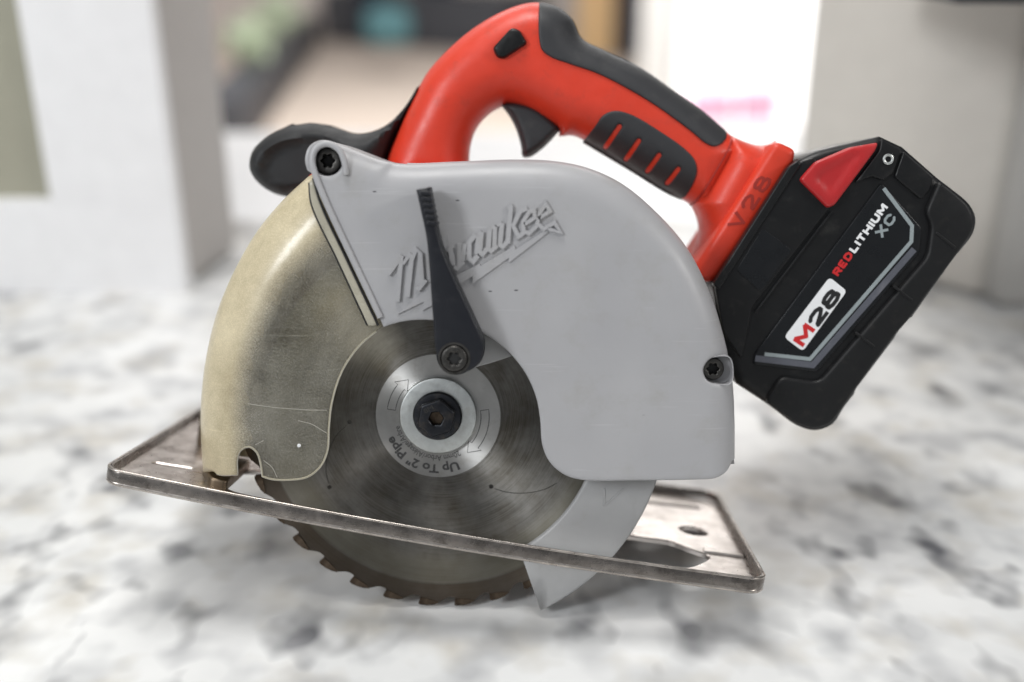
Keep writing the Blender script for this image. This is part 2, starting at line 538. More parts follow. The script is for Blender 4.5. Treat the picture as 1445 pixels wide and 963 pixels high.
def guard_material():
    m, nt, b = nodes("grey_guard_plastic"); v = coords(nt)
    f = noise(nt, v, 22, 5)
    c = mixc(nt, mapr(nt, f, 0.3, 0.7, 0, 1), (0.352, 0.350, 0.361), (0.392, 0.390, 0.398))
    g = noise(nt, v, 60, 9, 0.7)                        # rubbed grime
    c = mixc(nt, mapr(nt, g, 0.52, 0.80, 0, 0.5), c, (0.29, 0.275, 0.245))
    mps = add(nt, 'ShaderNodeMapping'); mps.inputs['Rotation'].default_value = (0, 0, 0.5); mps.inputs['Scale'].default_value = (25, 700, 25); nt.links.new(v, mps.inputs[0])
    c = mixc(nt, mapr(nt, noise(nt, mps.outputs[0], 1.0, 3), 0.66, 0.76, 0, 0.35), c, (0.56, 0.56, 0.57))
    # short dark nicks
    mp = add(nt, 'ShaderNodeMapping'); mp.inputs['Rotation'].default_value = (0, 0, 0.7); mp.inputs['Scale'].default_value = (1, 2.6, 1)
    nt.links.new(v, mp.inputs[0])
    vo = add(nt, 'ShaderNodeTexVoronoi'); vo.inputs['Scale'].default_value = 62; vo.inputs['Randomness'].default_value = 1
    nt.links.new(mp.outputs[0], vo.inputs['Vector'])
    spot = mapr(nt, vo.outputs['Distance'], 0.04, 0.06, 1, 0)
    sel = mapr(nt, noise(nt, v, 34, 2), 0.50, 0.53, 0, 1)
    nick = math_(nt, 'MULTIPLY', spot, sel)
    c = mixc(nt, math_(nt, 'MULTIPLY', nick, 0.85), c, (0.05, 0.05, 0.055))
    nt.links.new(c, b.inputs['Base Color'])
    nt.links.new(mapr(nt, noise(nt, v, 45, 6), 0.3, 0.7, 0.33, 0.47), b.inputs['Roughness'])
    h = math_(nt, 'SUBTRACT', math_(nt, 'MULTIPLY', noise(nt, v, 900, 3), 0.10), nick)
    bump(nt, b, h, 0.25, 0.0003)
    return m
M_GRD = guard_material()
M_LGRD = plastic("lower_guard_plastic", (0.38, 0.38, 0.38), 0.42, 0.05, (0.30, 0.28, 0.26), 0.35)
M_DUST = plastic("dusty_guard_inside", (0.50, 0.44, 0.32), 0.8, 0.2, (0.30, 0.26, 0.18), 0.4)

def clear_material():
    m, nt, b = nodes("yellowed_clear_plastic"); v = coords(nt)
    out = nt.nodes["Material Output"]
    dust = noise(nt, v, 1700, 4, 0.75)
    cloud = noise(nt, v, 38, 5, 0.6)
    at = add(nt, 'ShaderNodeAttribute', attribute_name="mask").outputs['Fac']
    c = mixc(nt, mapr(nt, dust, 0.45, 0.80, 0, 1), (0.40, 0.39, 0.345), (0.78, 0.765, 0.71))
    c = mixc(nt, math_(nt, 'MINIMUM', math_(nt, 'MULTIPLY', at, 1.25), 0.9), c, (0.72, 0.625, 0.42))
    nt.links.new(c, b.inputs['Base Color'])
    b.inputs['Roughness'].default_value = 0.33
    b.inputs['Coat Weight'].default_value = 0.35; b.inputs['Coat Roughness'].default_value = 0.16
    tr = add(nt, 'ShaderNodeBsdfTransparent'); tr.inputs[0].default_value = (0.92, 0.895, 0.82, 1)
    mx = add(nt, 'ShaderNodeMixShader')
    fac = math_(nt, 'ADD', mapr(nt, dust, 0.42, 0.75, 0.07, 0.28), mapr(nt, cloud, 0.3, 0.7, -0.05, 0.16))
    fac = math_(nt, 'ADD', fac, math_(nt, 'MULTIPLY', math_(nt, 'MULTIPLY', at, 0.55), mapr(nt, cloud, 0.3, 0.7, 0.75, 1.2)))
    # hairline scratches
    mp = add(nt, 'ShaderNodeMapping'); mp.inputs['Rotation'].default_value = (0, 0, -0.6); mp.inputs['Scale'].default_value = (45, 620, 20)
    nt.links.new(v, mp.inputs[0])
    sc_ = mapr(nt, noise(nt, mp.outputs[0], 1.0, 3), 0.68, 0.80, 0, 0.10)
    mp2 = add(nt, 'ShaderNodeMapping'); mp2.inputs['Rotation'].default_value = (0, 0, 0.9); mp2.inputs['Scale'].default_value = (16, 520, 20)
    nt.links.new(v, mp2.inputs[0])
    sc_ = math_(nt, 'ADD', sc_, mapr(nt, noise(nt, mp2.outputs[0], 1.0, 3), 0.66, 0.80, 0, 0.12))
    fac = math_(nt, 'MINIMUM', math_(nt, 'ADD', fac, sc_), 0.97)
    nt.links.new(fac, mx.inputs[0]); nt.links.new(tr.outputs[0], mx.inputs[1]); nt.links.new(b.outputs[0], mx.inputs[2])
    nt.links.new(mx.outputs[0], out.inputs[0])
    bump(nt, b, cloud, 0.08, 0.001)
    return m
M_CLR = clear_material()

def metal(name, col, rough, var=0.25, scale=60, aniso=0.0, dirt=None, damt=0.5, brushed=None, dmin=0.5, dmax=0.7):
    m, nt, b = nodes(name); v = coords(nt)
    f = noise(nt, v, scale, 7, 0.65)
    c = mixc(nt, mapr(nt, f, 0.3, 0.7, 0, 1), tuple(x * (1 - var) for x in col), tuple(x * (1 + var) for x in col))
    if dirt: c = mixc(nt, mapr(nt, noise(nt, v, scale * 1.7, 8, 0.7), dmin, dmax, 0, damt), c, dirt)
    nt.links.new(c, b.inputs['Base Color']); b.inputs['Metallic'].default_value = 1
    nt.links.new(mapr(nt, noise(nt, v, scale * 3, 5), 0.3, 0.7, max(0.05, rough - 0.08), rough + 0.1), b.inputs['Roughness'])
    if brushed:
        mp = add(nt, 'ShaderNodeMapping'); mp.inputs['Scale'].default_value = brushed
        mp.inputs['Rotation'].default_value = (0, 0, R(9.5))
        nt.links.new(v, mp.inputs[0]); bump(nt, b, noise(nt, mp.outputs[0], 1.0, 4), 0.25, 0.0002)
    return m
M_SHOE = metal("worn_steel", (0.64, 0.59, 0.555), 0.32, 0.22, 45, dirt=(0.26, 0.215, 0.185), damt=0.55, brushed=(60, 2500, 2500))
M_EDGE = metal("bright_steel_edge", (0.46, 0.42, 0.385), 0.3, 0.3, 90, dirt=(0.25, 0.21, 0.18), damt=0.7)
M_RIM = metal("worn_steel_rim", (0.22, 0.20, 0.184), 0.27, 0.35, 70, dirt=(0.07, 0.06, 0.052), damt=0.8, brushed=(40, 2600, 2600))
M_SCR = metal("dark_screw_steel", (0.075, 0.072, 0.068), 0.42, 0.3, 300)
M_WASH = metal("zinc_washer", (0.52, 0.54, 0.53), 0.38, 0.14, 90, dirt=(0.32, 0.31, 0.29), damt=0.5)
M_BOLT = metal("black_oxide_bolt", (0.035, 0.037, 0.042), 0.40, 0.3, 150, dirt=(0.12, 0.10, 0.08), damt=0.4)
M_TIP = metal("rusty_carbide", (0.095, 0.072, 0.053), 0.5, 0.45, 260, dirt=(0.07, 0.045, 0.03), damt=0.7)
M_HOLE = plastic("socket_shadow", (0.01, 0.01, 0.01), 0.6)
M_BRONZE = metal("bronze_bracket", (0.22, 0.17, 0.12), 0.45, 0.3, 90)

def blade_material():
    m, nt, b = nodes("stained_blade_steel"); v = coords(nt)
    sep = add(nt, 'ShaderNodeSeparateXYZ'); nt.links.new(v, sep.inputs[0])
    x, y = sep.outputs[0], sep.outputs[1]
    r = math_(nt, 'SQRT', math_(nt, 'ADD', math_(nt, 'MULTIPLY', x, x), math_(nt, 'MULTIPLY', y, y)))
    ang = math_(nt, 'ARCTAN2', y, x)
    cmb = add(nt, 'ShaderNodeCombineXYZ')                # rings: fine in radius, slow in angle
    nt.links.new(math_(nt, 'MULTIPLY', r, 2400), cmb.inputs[0]); nt.links.new(math_(nt, 'MULTIPLY', ang, 1.6), cmb.inputs[1])
    rings = noise(nt, cmb.outputs[0], 1.0, 4, 0.6)
    cm2 = add(nt, 'ShaderNodeCombineXYZ')
    nt.links.new(math_(nt, 'MULTIPLY', r, 90), cm2.inputs[0]); nt.links.new(math_(nt, 'MULTIPLY', ang, 2.2), cm2.inputs[1])
    bands = noise(nt, cm2.outputs[0], 1.0, 6, 0.65)
    stain = noise(nt, v, 48, 7, 0.65)
    c = mixc(nt, mapr(nt, bands, 0.3, 0.7, 0, 1), (0.100, 0.097, 0.089), (0.225, 0.217, 0.203))
    c = mixc(nt, mapr(nt, stain, 0.40, 0.66, 0, 0.85), c, (0.075, 0.064, 0.047))
    c = mixc(nt, mapr(nt, rings, 0.40, 0.62, 0, 0.25), c, (0.34, 0.33, 0.31))
    worn = ramp(nt, math_(nt, 'MULTIPLY', r, 10), [(0.0, (0, 0, 0)), (0.58, (0, 0, 0)), (0.64, (1, 1, 1)), (0.725, (1, 1, 1)), (0.735, (0, 0, 0))])
    c = mixc(nt, math_(nt, 'MULTIPLY', worn, 0.55), c, (0.21, 0.197, 0.155))
    edge = mapr(nt, r, 0.0728, 0.0738, 0, 0.75)
    c = mixc(nt, edge, c, (0.10, 0.078, 0.058))
    nt.links.new(c, b.inputs['Base Color']); b.inputs['Metallic'].default_value = 1
    nt.links.new(mapr(nt, rings, 0.3, 0.7, 0.44, 0.54), b.inputs['Roughness'])
    b.inputs['Anisotropic'].default_value = 0.97; b.inputs['Anisotropic Rotation'].default_value = 0.25
    tg = add(nt, 'ShaderNodeTangent', direction_type='RADIAL', axis='Z')
    nt.links.new(tg.outputs[0], b.inputs['Tangent'])
    bump(nt, b, rings, 0.04, 0.0001)
    return m
M_BLD = blade_material()
def hub_material():
    m, nt, b = nodes("bright_blade_hub"); v = coords(nt)
    c = mixc(nt, mapr(nt, noise(nt, v, 70, 6), 0.3, 0.7, 0, 1), (0.36, 0.355, 0.345), (0.50, 0.495, 0.48))
    c = mixc(nt, mapr(nt, noise(nt, v, 130, 7, 0.7), 0.55, 0.75, 0, 0.6), c, (0.28, 0.26, 0.23))
    nt.links.new(c, b.inputs['Base Color']); b.inputs['Metallic'].default_value = 1; b.inputs['Roughness'].default_value = 0.44
    b.inputs['Anisotropic'].default_value = 0.97; b.inputs['Anisotropic Rotation'].default_value = 0.25
    tg = add(nt, 'ShaderNodeTangent', direction_type='RADIAL', axis='Z'); nt.links.new(tg.outputs[0], b.inputs['Tangent'])
    return m
M_HUB = hub_material()

def granite():
    m, nt, b = nodes("white_granite"); v = coords(nt)
    base = mixc(nt, mapr(nt, noise(nt, v, 10, 3), 0.35, 0.65, 0, 1), (0.68, 0.685, 0.68), (0.81, 0.81, 0.80))
    warm = mapr(nt, noise(nt, v, 28, 2.5, 0.5), 0.50, 0.70, 0, 0.62)
    c = mixc(nt, warm, base, (0.50, 0.465, 0.40))
    mp0 = add(nt, 'ShaderNodeMapping'); mp0.inputs['Location'].default_value = (7.3, 2.9, 0); nt.links.new(v, mp0.inputs[0])
    grey = math_(nt, 'MULTIPLY', mapr(nt, noise(nt, mp0.outputs[0], 40, 1.6, 0.5), 0.46, 0.70, 0, 0.68), mapr(nt, noise(nt, v, 12, 2), 0.35, 0.6, 0.35, 1))
    c = mixc(nt, grey, c, (0.33, 0.335, 0.35))
    mp = add(nt, 'ShaderNodeMapping'); mp.inputs['Location'].default_value = (3.1, 1.7, 0); mp.inputs['Rotation'].default_value = (0, 0, R(40)); mp.inputs['Scale'].default_value = (1, 0.8, 1)
    nt.links.new(v, mp.inputs[0])
    dark = math_(nt, 'MULTIPLY', mapr(nt, noise(nt, mp.outputs[0], 38, 1.8, 0.5), 0.54, 0.74, 0, 0.95), mapr(nt, noise(nt, v, 8, 2), 0.40, 0.58, 0.2, 1))
    c = mixc(nt, dark, c, (0.11, 0.112, 0.125))
    nt.links.new(c, b.inputs['Base Color'])
    b.inputs['Roughness'].default_value = 0.30; b.inputs['Specular IOR Level'].default_value = 0.28
    return m
M_GRAN = granite()

def paint(name, col, rough=0.6, var=0.03):
    return plastic(name, col, rough, var=var)
M_WPAINT = paint("white_paint", (0.82, 0.82, 0.825))
M_TAUPE = paint("taupe_shaded_paint", (0.46, 0.435, 0.415))
M_BEIGE = paint("beige_paint", (0.63, 0.60, 0.55))
M_GREY = paint("grey_paint", (0.42, 0.41, 0.39))
M_OLIVE = paint("olive_paint", (0.33, 0.32, 0.25))
M_DARK = paint("dark_furniture", (0.045, 0.047, 0.055), 0.5)
M_NAVY = paint("navy_cloth", (0.035, 0.04, 0.065), 0.8)
M_TEAL = paint("teal_cloth", (0.05, 0.125, 0.14), 0.8)
M_CREAM = paint("cream_cloth", (0.72, 0.55, 0.33), 0.8)
M_PINK = paint("pink_card", (0.66, 0.40, 0.54), 0.7)
M_DRED = plastic("recess_dark_red", (0.36, 0.028, 0.018), 0.5)
M_CUT = plastic("cut_plastic_edge", (0.55, 0.53, 0.46), 0.3)
M_RIDGE = plastic("joint_plastic", (0.40, 0.375, 0.30), 0.26, 0.05, (0.12, 0.11, 0.09), 0.5)
M_GREEN = paint("green_leaf", (0.36, 0.43, 0.30), 0.6)
M_ORANGE = paint("terracotta", (0.55, 0.20, 0.13), 0.6)
M_FLOOR = paint("pale_wood_floor", (0.52, 0.44, 0.38), 0.5, 0.12)
M_WALL = paint("room_wall", (0.50, 0.45, 0.42), 0.7)
M_SHEER = paint("sheer_curtain", (0.80, 0.80, 0.79), 0.8)
M_TABLE = paint("white_laminate", (0.86, 0.86, 0.87), 0.4)
def glow(name, col, s):
    m, nt, b = nodes(name)
    b.inputs['Base Color'].default_value = (0.8, 0.8, 0.8, 1)
    b.inputs['Emission Color'].default_value = col + (1,); b.inputs['Emission Strength'].default_value = s
    return m
M_WIN = glow("bright_window_pane", (0.97, 0.985, 1.0), 0.85)

# ------------------------------------------------------------------ scene structure helpers
def tag(o, label=None, cat=None, group=None, kind=None):
    if label: o["label"] = label
    if cat: o["category"] = cat
    if group: o["group"] = group
    if kind: o["kind"] = kind
    return o
def thing(name, loc, label, cat):
    o = bpy.data.objects.new(name, None); COL.objects.link(o); o.location = loc; o.empty_display_size = 0.02
    return tag(o, label, cat)
def box(name, lo, hi, mat, parent=None, bev=0.0, org=None):
    lo, hi = Vector(lo), Vector(hi)
    org = Vector(org) if org is not None else Vector((0, 0, 0))
    bm = bmesh.new(); bmesh.ops.create_cube(bm, size=1)
    for v in bm.verts:
        v.co = Vector([lo[i] + (v.co[i] + 0.5) * (hi[i] - lo[i]) for i in range(3)]) - org
    if bev: bmesh.ops.bevel(bm, geom=bm.edges[:], offset=bev, segments=3, affect='EDGES', profile=0.5)
    me = bpy.data.meshes.new(name); bm.to_mesh(me); bm.free()
    me.polygons.foreach_set("use_smooth", [True] * len(me.polygons)); me.set_sharp_from_angle(angle=R(40))
    return link(name, me, mat, parent)
def prism(name, foot, z0, z1, mat, parent=None, bev=0.0, org=(0, 0, 0)):
    """upright block over a ground outline"""
    bm = bmesh.new(); org = Vector(org)
    lo = [bm.verts.new(Vector((p[0], p[1], z0)) - org) for p in foot]; hi = [bm.verts.new(Vector((p[0], p[1], z1)) - org) for p in foot]
    n = len(foot); bm.faces.new(lo[::-1]); bm.faces.new(hi)
    for i in range(n): bm.faces.new((lo[i], lo[(i + 1) % n], hi[(i + 1) % n], hi[i]))
    bmesh.ops.recalc_face_normals(bm, faces=bm.faces)
    if bev: bmesh.ops.bevel(bm, geom=bm.edges[:], offset=bev, segments=4, affect='EDGES', profile=0.5)
    me = bpy.data.meshes.new(name); bm.to_mesh(me); bm.free()
    me.polygons.foreach_set("use_smooth", [True] * len(me.polygons)); me.set_sharp_from_angle(angle=R(50))
    return link(name, me, mat, parent)

# ------------------------------------------------------------------ the setting
FLOOR_Z = -0.90
back_y = 0.98
tag(box("countertop", (-1.3, -0.45, -0.03), (1.3, back_y, 0.0), M_GRAN, bev=0.004), kind="structure")
tag(box("floor", (-9, 1.0, FLOOR_Z - 0.05), (9, 14, FLOOR_Z), M_FLOOR), kind="structure")

# white panelled wall end on the left of the opening
a = G(262, 414); b = G(338, 352)
yf = a.y
t = thing("panelled_wall_end", (a.x - 0.2, yf, 0), "white panelled wall end with olive inset panel, left behind the saw", "wall")
og = t.location
px1 = W(72, 285, yf)
prism("side_board", [(a.x, yf + 0.012), (b.x, b.y), (b.x - 0.45, b.y), (a.x - 0.02, yf + 0.03)], 0.0, 1.3, M_TAUPE, t, 0.01, og)  # taupe colour holds the shade on this side, turned into the opening
box("bottom_rail", (a.x - 0.62, yf, 0.0), (a.x, yf + 0.03, px1.z), M_WPAINT, t, 0, og)
box("stile", (px1.x, yf, px1.z + 0.0002), (a.x, yf + 0.03, 1.3), M_WPAINT, t, 0, og)
box("inset_panel", (a.x - 0.62, yf + 0.014, px1.z - 0.01), (px1.x + 0.01, yf + 0.028, 1.3), M_OLIVE, t, 0, og)

# beige wall end on the right
a = G(1388, 428); b = G(1108, 352)
t = thing("wall_end", (a.x, a.y, 0), "beige and grey wall end behind the battery, right of the opening", "wall")
og = t.location
prism("side_board", [(a.x, a.y + 0.01), (b.x, b.y), (b.x + 0.5, b.y), (a.x + 0.1, a.y + 0.06)], 0.0, 1.3, M_BEIGE, t, 0.01, og)
box("end_board", (a.x + 0.004, a.y - 0.012, 0.0), (a.x + 0.5, a.y + 0.03, 1.3), M_GREY, t, 0.008, og)

# dark cupboard whose lower edge shows in the upper right corner
c0 = W(1325, 3, 0.62)
t = thing("hanging_cupboard", (c0.x + 0.2, 0.62, c0.z), "black hanging cupboard, only its lower edge showing top right", "cupboard")
box("carcass", (c0.x, 0.60, c0.z), (c0.x + 0.5, 0.75, c0.z + 0.4), M_DARK, t, 0.004, t.location)
box("door", (c0.x + 0.003, 0.585, c0.z + 0.004), (c0.x + 0.497, 0.5995, c0.z + 0.4), M_DARK, t, 0.003, t.location)

# bright room beyond
p0, p1 = G(300, 348, -0.02), G(1130, 186, -0.02)
t = thing("white_table", (0.05, 1.3, FLOOR_Z), "long white table beyond the counter, blurred behind the handle", "table")
og = t.location
box("tabletop", (-0.62, 1.02, -0.05), (0.62, p1.y, -0.02), M_TABLE, t, 0.006, og)
for lx in (-0.56, 0.56):
    for ly in (1.08, p1.y - 0.06):
        box("leg", (lx - 0.03, ly - 0.03, FLOOR_Z), (lx + 0.03, ly + 0.03, -0.051), M_TABLE, t, 0.004, og)

def on_floor(name, A, B, depth, h, mat, label, cat, cushion=None):
    A, B = Vector((A.x, A.y, 0)), Vector((B.x, B.y, 0)); d = (B - A).normalized(); nrm = Vector((-d.y, d.x, 0)) * depth
    t = thing(name, (A + B) / 2 + Vector((0, 0, FLOOR_Z)), label, cat); og = t.location
    foot = [A, B, B + nrm, A + nrm]
    prism("base", foot, FLOOR_Z, FLOOR_Z + h * 0.8, mat, t, 0.01, og)
    prism("seat", [p + (q - p) * 0.0 for p, q in zip(foot, foot)], FLOOR_Z + h * 0.8 + 0.002, FLOOR_Z + h, mat, t, 0.02, og)
    return t
on_floor("low_bench", G(352, 215, FLOOR_Z), G(452, 62, FLOOR_Z), 0.25, 0.3, M_DARK, "dark low bench running away on the left of the pale floor", "bench")
on_floor("sofa", G(456, 58, FLOOR_Z), G(712, 78, FLOOR_Z), 0.8, 0.55, M_DARK, "dark sofa along the far end of the pale floor", "sofa")
yb = 9.3
o = W(547, 38, 8.6)
bm = bmesh.new(); bmesh.ops.create_icosphere(bm, subdivisions=3, radius=0.17, matrix=Matrix.Diagonal((1.1, 0.5, 0.9, 1)))
for v in bm.verts:
    v.co.x *= 1 + 0.25 * abs(v.co.z) / 0.17; v.co.z *= 1 + 0.25 * abs(v.co.x) / 0.19
me = bpy.data.meshes.new("cushion"); bm.to_mesh(me); bm.free()
me.polygons.foreach_set("use_smooth", [True] * len(me.polygons))
cu = link("cushion", me, M_TEAL); cu.location = o
tag(cu, "teal cushion propped on the dark sofa", "cushion")

tag(box("room_wall", (-6, 12.0, FLOOR_Z), (6, 12.1, 3.0), M_WALL), kind="structure")
tag(box("side_wall", (-4.6, 3.2, FLOOR_Z), (-4.5, 11.99, 3.0), M_WPAINT), kind="structure")

def curtain(name, pxa, pxb, y, mat, label, group=None, top=2.6, folds=5):
    a_, b_ = W(pxa, 20, y), W(pxb, 20, y)
    n = folds * 10; vs, fs = [], []
    for i in range(n + 1):
        t_ = i / n; x = a_.x + (b_.x - a_.x) * t_; yy = y + 0.05 * math.sin(t_ * folds * 2 * math.pi)
        for dy in (0, 0.012):
            vs += [(x, yy + dy, FLOOR_Z + 0.02), (x, yy + dy, top)]
    for i in range(n):
        k = i * 4
        fs += [(k, k + 4, k + 5, k + 1), (k + 2, k + 3, k + 7, k + 6), (k + 1, k + 5, k + 7, k + 3), (k, k + 2, k + 6, k + 4)]
    fs += [(0, 1, 3, 2), (n * 4, n * 4 + 2, n * 4 + 3, n * 4 + 1)]
    o = finish(name, vs, fs, mat, None, scale=1.0, angle=60)
    return tag(o, label, "curtain", group)
curtain("curtain", 505, 545, 11.0, M_NAVY, "narrow navy curtain at the far left of the room, above the teal cushion")
curtain("curtain", 598, 642, 11.0, M_NAVY, "narrow navy curtain behind the top of the red handle")
curtain("curtain", 815, 868, 10.0, M_CREAM, "cream curtain just right of the handle's rubber top")
curtain("curtain", 868, 902, 9.9, M_NAVY, "dark curtain between the cream curtain and the bright window")

y = 6.5
t = thing("window", (W(1010, 100, y).x, y, FLOOR_Z), "tall overexposed window filling the right of the opening", "window")
og = t.location
wa, wb, wm = W(905, 60, y), W(1180, 60, y), W(1015, 60, y)
box("pane", (wa.x + 0.04, y, FLOOR_Z + 0.05), (wm.x - 0.02, y + 0.02, 2.4), M_WIN, t, 0, og)
box("pane", (wm.x + 0.02, y, FLOOR_Z + 0.05), (wb.x, y + 0.02, 2.4), M_WIN, t, 0, og)
box("frame", (wa.x, y - 0.03, FLOOR_Z), (wa.x + 0.0395, y + 0.05, 2.45), M_WPAINT, t, 0.004, og)
box("mullion", (wm.x - 0.0195, y - 0.03, FLOOR_Z), (wm.x + 0.0195, y + 0.05, 2.45), M_WPAINT, t, 0.004, og)
curtain("curtain", 906, 965, 6.2, M_SHEER, "white sheer curtain hanging at the left edge of the bright window", folds=4)

y = 5.2
for (x0, x1, y0, y1, m_, lab) in ((975, 1040, 132, 172, M_PINK, "pink box in front of the bright window, nearer the handle"),
                                  (1046, 1102, 128, 176, M_PINK, "pink box in front of the bright window, nearer the beige wall")):
    lo, hi = W(x0, y1, y), W(x1, y0, y)
    t = thing("gift_box", ((lo.x + hi.x) / 2, y, lo.z), lab, "box"); t["group"] = "pink boxes by the window"
    box("carton", (lo.x, y, lo.z), (hi.x, y + 0.12, hi.z - 0.03), m_, t, 0.006, t.location)
    box("lid", (lo.x - 0.006, y - 0.006, hi.z - 0.0295), (hi.x + 0.006, y + 0.126, hi.z), m_, t, 0.004, t.location)
lo = W(930, 178, y)
t = thing("shelf", (0.9, y, FLOOR_Z), "white shelf under the pink boxes", "shelf")
box("board", (lo.x, y - 0.05, W(1000, 174, y).z - 0.03), (lo.x + 1.15, y + 0.3, W(1000, 174, y).z - 0.002), M_TABLE, t, 0.003, t.location)
for lx in (lo.x + 0.03, lo.x + 1.1):
    box("leg", (lx - 0.02, y + 0.1, FLOOR_Z), (lx + 0.02, y + 0.14, W(1000, 174, y).z - 0.031), M_TABLE, t, 0.002, t.location)

# plants and a pot by the left wall of the room
for (pxx, pyy, yy, s, lab) in ((352, 55, 7.0, 0.16, "pale green potted plant by the left wall of the room"), (392, 18, 8.6, 0.2, "potted plant farther back by the left wall of the room")):
    c = W(pxx, pyy, yy)
    t = thing("potted_plant", (c.x, c.y, FLOOR_Z), lab, "plant"); t["group"] = "plants by the left wall"
    hz = c.z - FLOOR_Z
    lathe("pot", [(70, 0), (100, 180), (105, 200), (92, 200), (88, 160)], M_ORANGE, t, n=24)
    tube("stem", [(0, 0, 160), (8, 4, hz * 500), (0, 0, hz * 1000)], 8, M_GREEN, t)
    vs, fs = [], []
    for i in range(160):
        d = Vector((random.gauss(0, 1), random.gauss(0, 1), random.gauss(0, 1))).normalized() * s * random.uniform(0.3, 1) * 1000
        d.z += hz * 1000; u_ = Vector((random.uniform(-1, 1), random.uniform(-1, 1), random.uniform(-1, 1))).normalized() * 38
        v_ = u_.orthogonal().normalized() * 18; k = len(vs)
        vs += [d - u_, d + v_, d + u_, d - v_]; fs.append((k, k + 1, k + 2, k + 3))
    finish("foliage", vs, fs, M_GREEN, t, smooth=False, recalc=False)

# ------------------------------------------------------------------ the saw
base_l = Vector((0, -83.2, 0))
saw = thing("circular_saw", SAW_O + SAW_R @ (base_l * 0.001), "red and grey cordless circular saw with black battery standing tilted on the granite counter", "saw")
saw.rotation_euler = SAW_R.to_euler()
saw_parts_before = set(bpy.data.objects)

# --- blade
N_T = 34; DA = 2 * math.pi / N_T; PH = R(-139.5)
tooth = [(0.01, 79.4), (0.01, 80.6), (-0.01, 82.3), (0.05, 82.65), (0.22, 82.6), (0.40, 82.2), (0.56, 81.3), (0.66, 80.3), (0.74, 79.5), (0.84, 79.0), (0.93, 78.95), (0.985, 79.1)]
bl = np.array([(r * math.cos(PH + (k + a) * DA), r * math.sin(PH + (k + a) * DA)) for k in range(N_T) for a, r in tooth])
def slot_loop(pts_px, wd):
    pts = spline([P(x, y, 1) for x, y in pts_px], False, 1.5); c0, c1 = pts[0], pts[-1]
    rb = ribbon(pts, wd)
    return rb
slots = [slot_loop([(489, 601), (474, 616), (463, 640), (460, 665), (464, 683)], 0.3),
         slot_loop([(698, 690), (716, 695), (742, 696), (768, 691), (786, 682)], 0.3)]
holes = [circle(*P(493, 596, 1), 0.95, 14), circle(*P(465, 688, 1), 0.95, 14), circle(*P(693, 687, 1), 0.95, 14)]
blade = solid("saw_blade", [bl] + slots + holes, 0.95, -0.95, M_BLD, saw, grid=9)
for q in slots + holes:
    cc = q.mean(0); solid("slot_dark_plug", [q + (q - cc) * 0.02], 0.7, -0.45, M_SCR, blade)  # added dark plugs stand for the shade behind open slots and holes
tipl = np.array([(r * math.cos(a * DA), r * math.sin(a * DA)) for a, r in
                 [(0.045, 82.8), (-0.02, 82.35), (0.0, 80.8), (0.01, 79.7), (0.16, 79.75), (0.36, 80.3), (0.52, 81.0), (0.555, 81.45), (0.40, 82.35), (0.22, 82.75)]])
tip0 = solid("tooth_tip", [tipl], 1.25, -1.25, M_TIP, blade, angle=20)
for k in range(N_T):
    o = tip0 if k == 0 else tip0.copy()
    if k: COL.objects.link(o); o.parent = blade
    o.rotation_euler = (0, 0, PH + k * DA)
hub_c = P(618, 588, 1.5)
hub = solid("hub_label", [circle(*hub_c, 25.6, 90)], 1.15, 0.5, M_HUB, blade, grid=5)
lathe("hub_ring", [(25.5, 0.5), (25.6, 1.05), (26.2, 1.1), (26.6, 0.5)], M_BLD, blade, c=hub_c, n=90)
wc = P(617.5, 588, 4)
washer = lathe("flange_washer", [(15.9, 0.9), (15.9, 2.4), (15.5, 2.9), (14.8, 3.1), (10.0, 3.15), (9.8, 3.0), (4, 3.0)], M_WASH, saw, c=wc, n=72)
bc = P(615.5, 590.5, 9)
bolt = lathe("arbor_bolt", [(9.9, 3.1), (10.0, 4.6), (9.4, 5.5), (8.3, 5.7), (3, 5.7)], M_BOLT, saw, c=bc, n=60)
hexl = np.array([(bc[0] + 8.1 * math.cos(R(60 * i + 18)), bc[1] + 8.1 * math.sin(R(60 * i + 18))) for i in range(6)])
sock = np.array([(bc[0] + 2.9 * math.cos(R(60 * i + 5)), bc[1] + 2.9 * math.sin(R(60 * i + 5))) for i in range(6)])
plate("hex_head", [fillet(hexl, 1.2), densify(sock, 1)], 5.4, 10.2, M_BOLT, bolt, bev=0.9)
lathe("socket_floor", [(3.0, 5.6), (3.0, 6.6), (0.5, 6.6)], M_TIP, bolt, c=bc, n=6)
lettering("stamp", "8M", P(600, 584, 10.2), (0.8, 0.45), 4.0, 1.8, 10.2, M_SCR, bolt, thick=0.08)

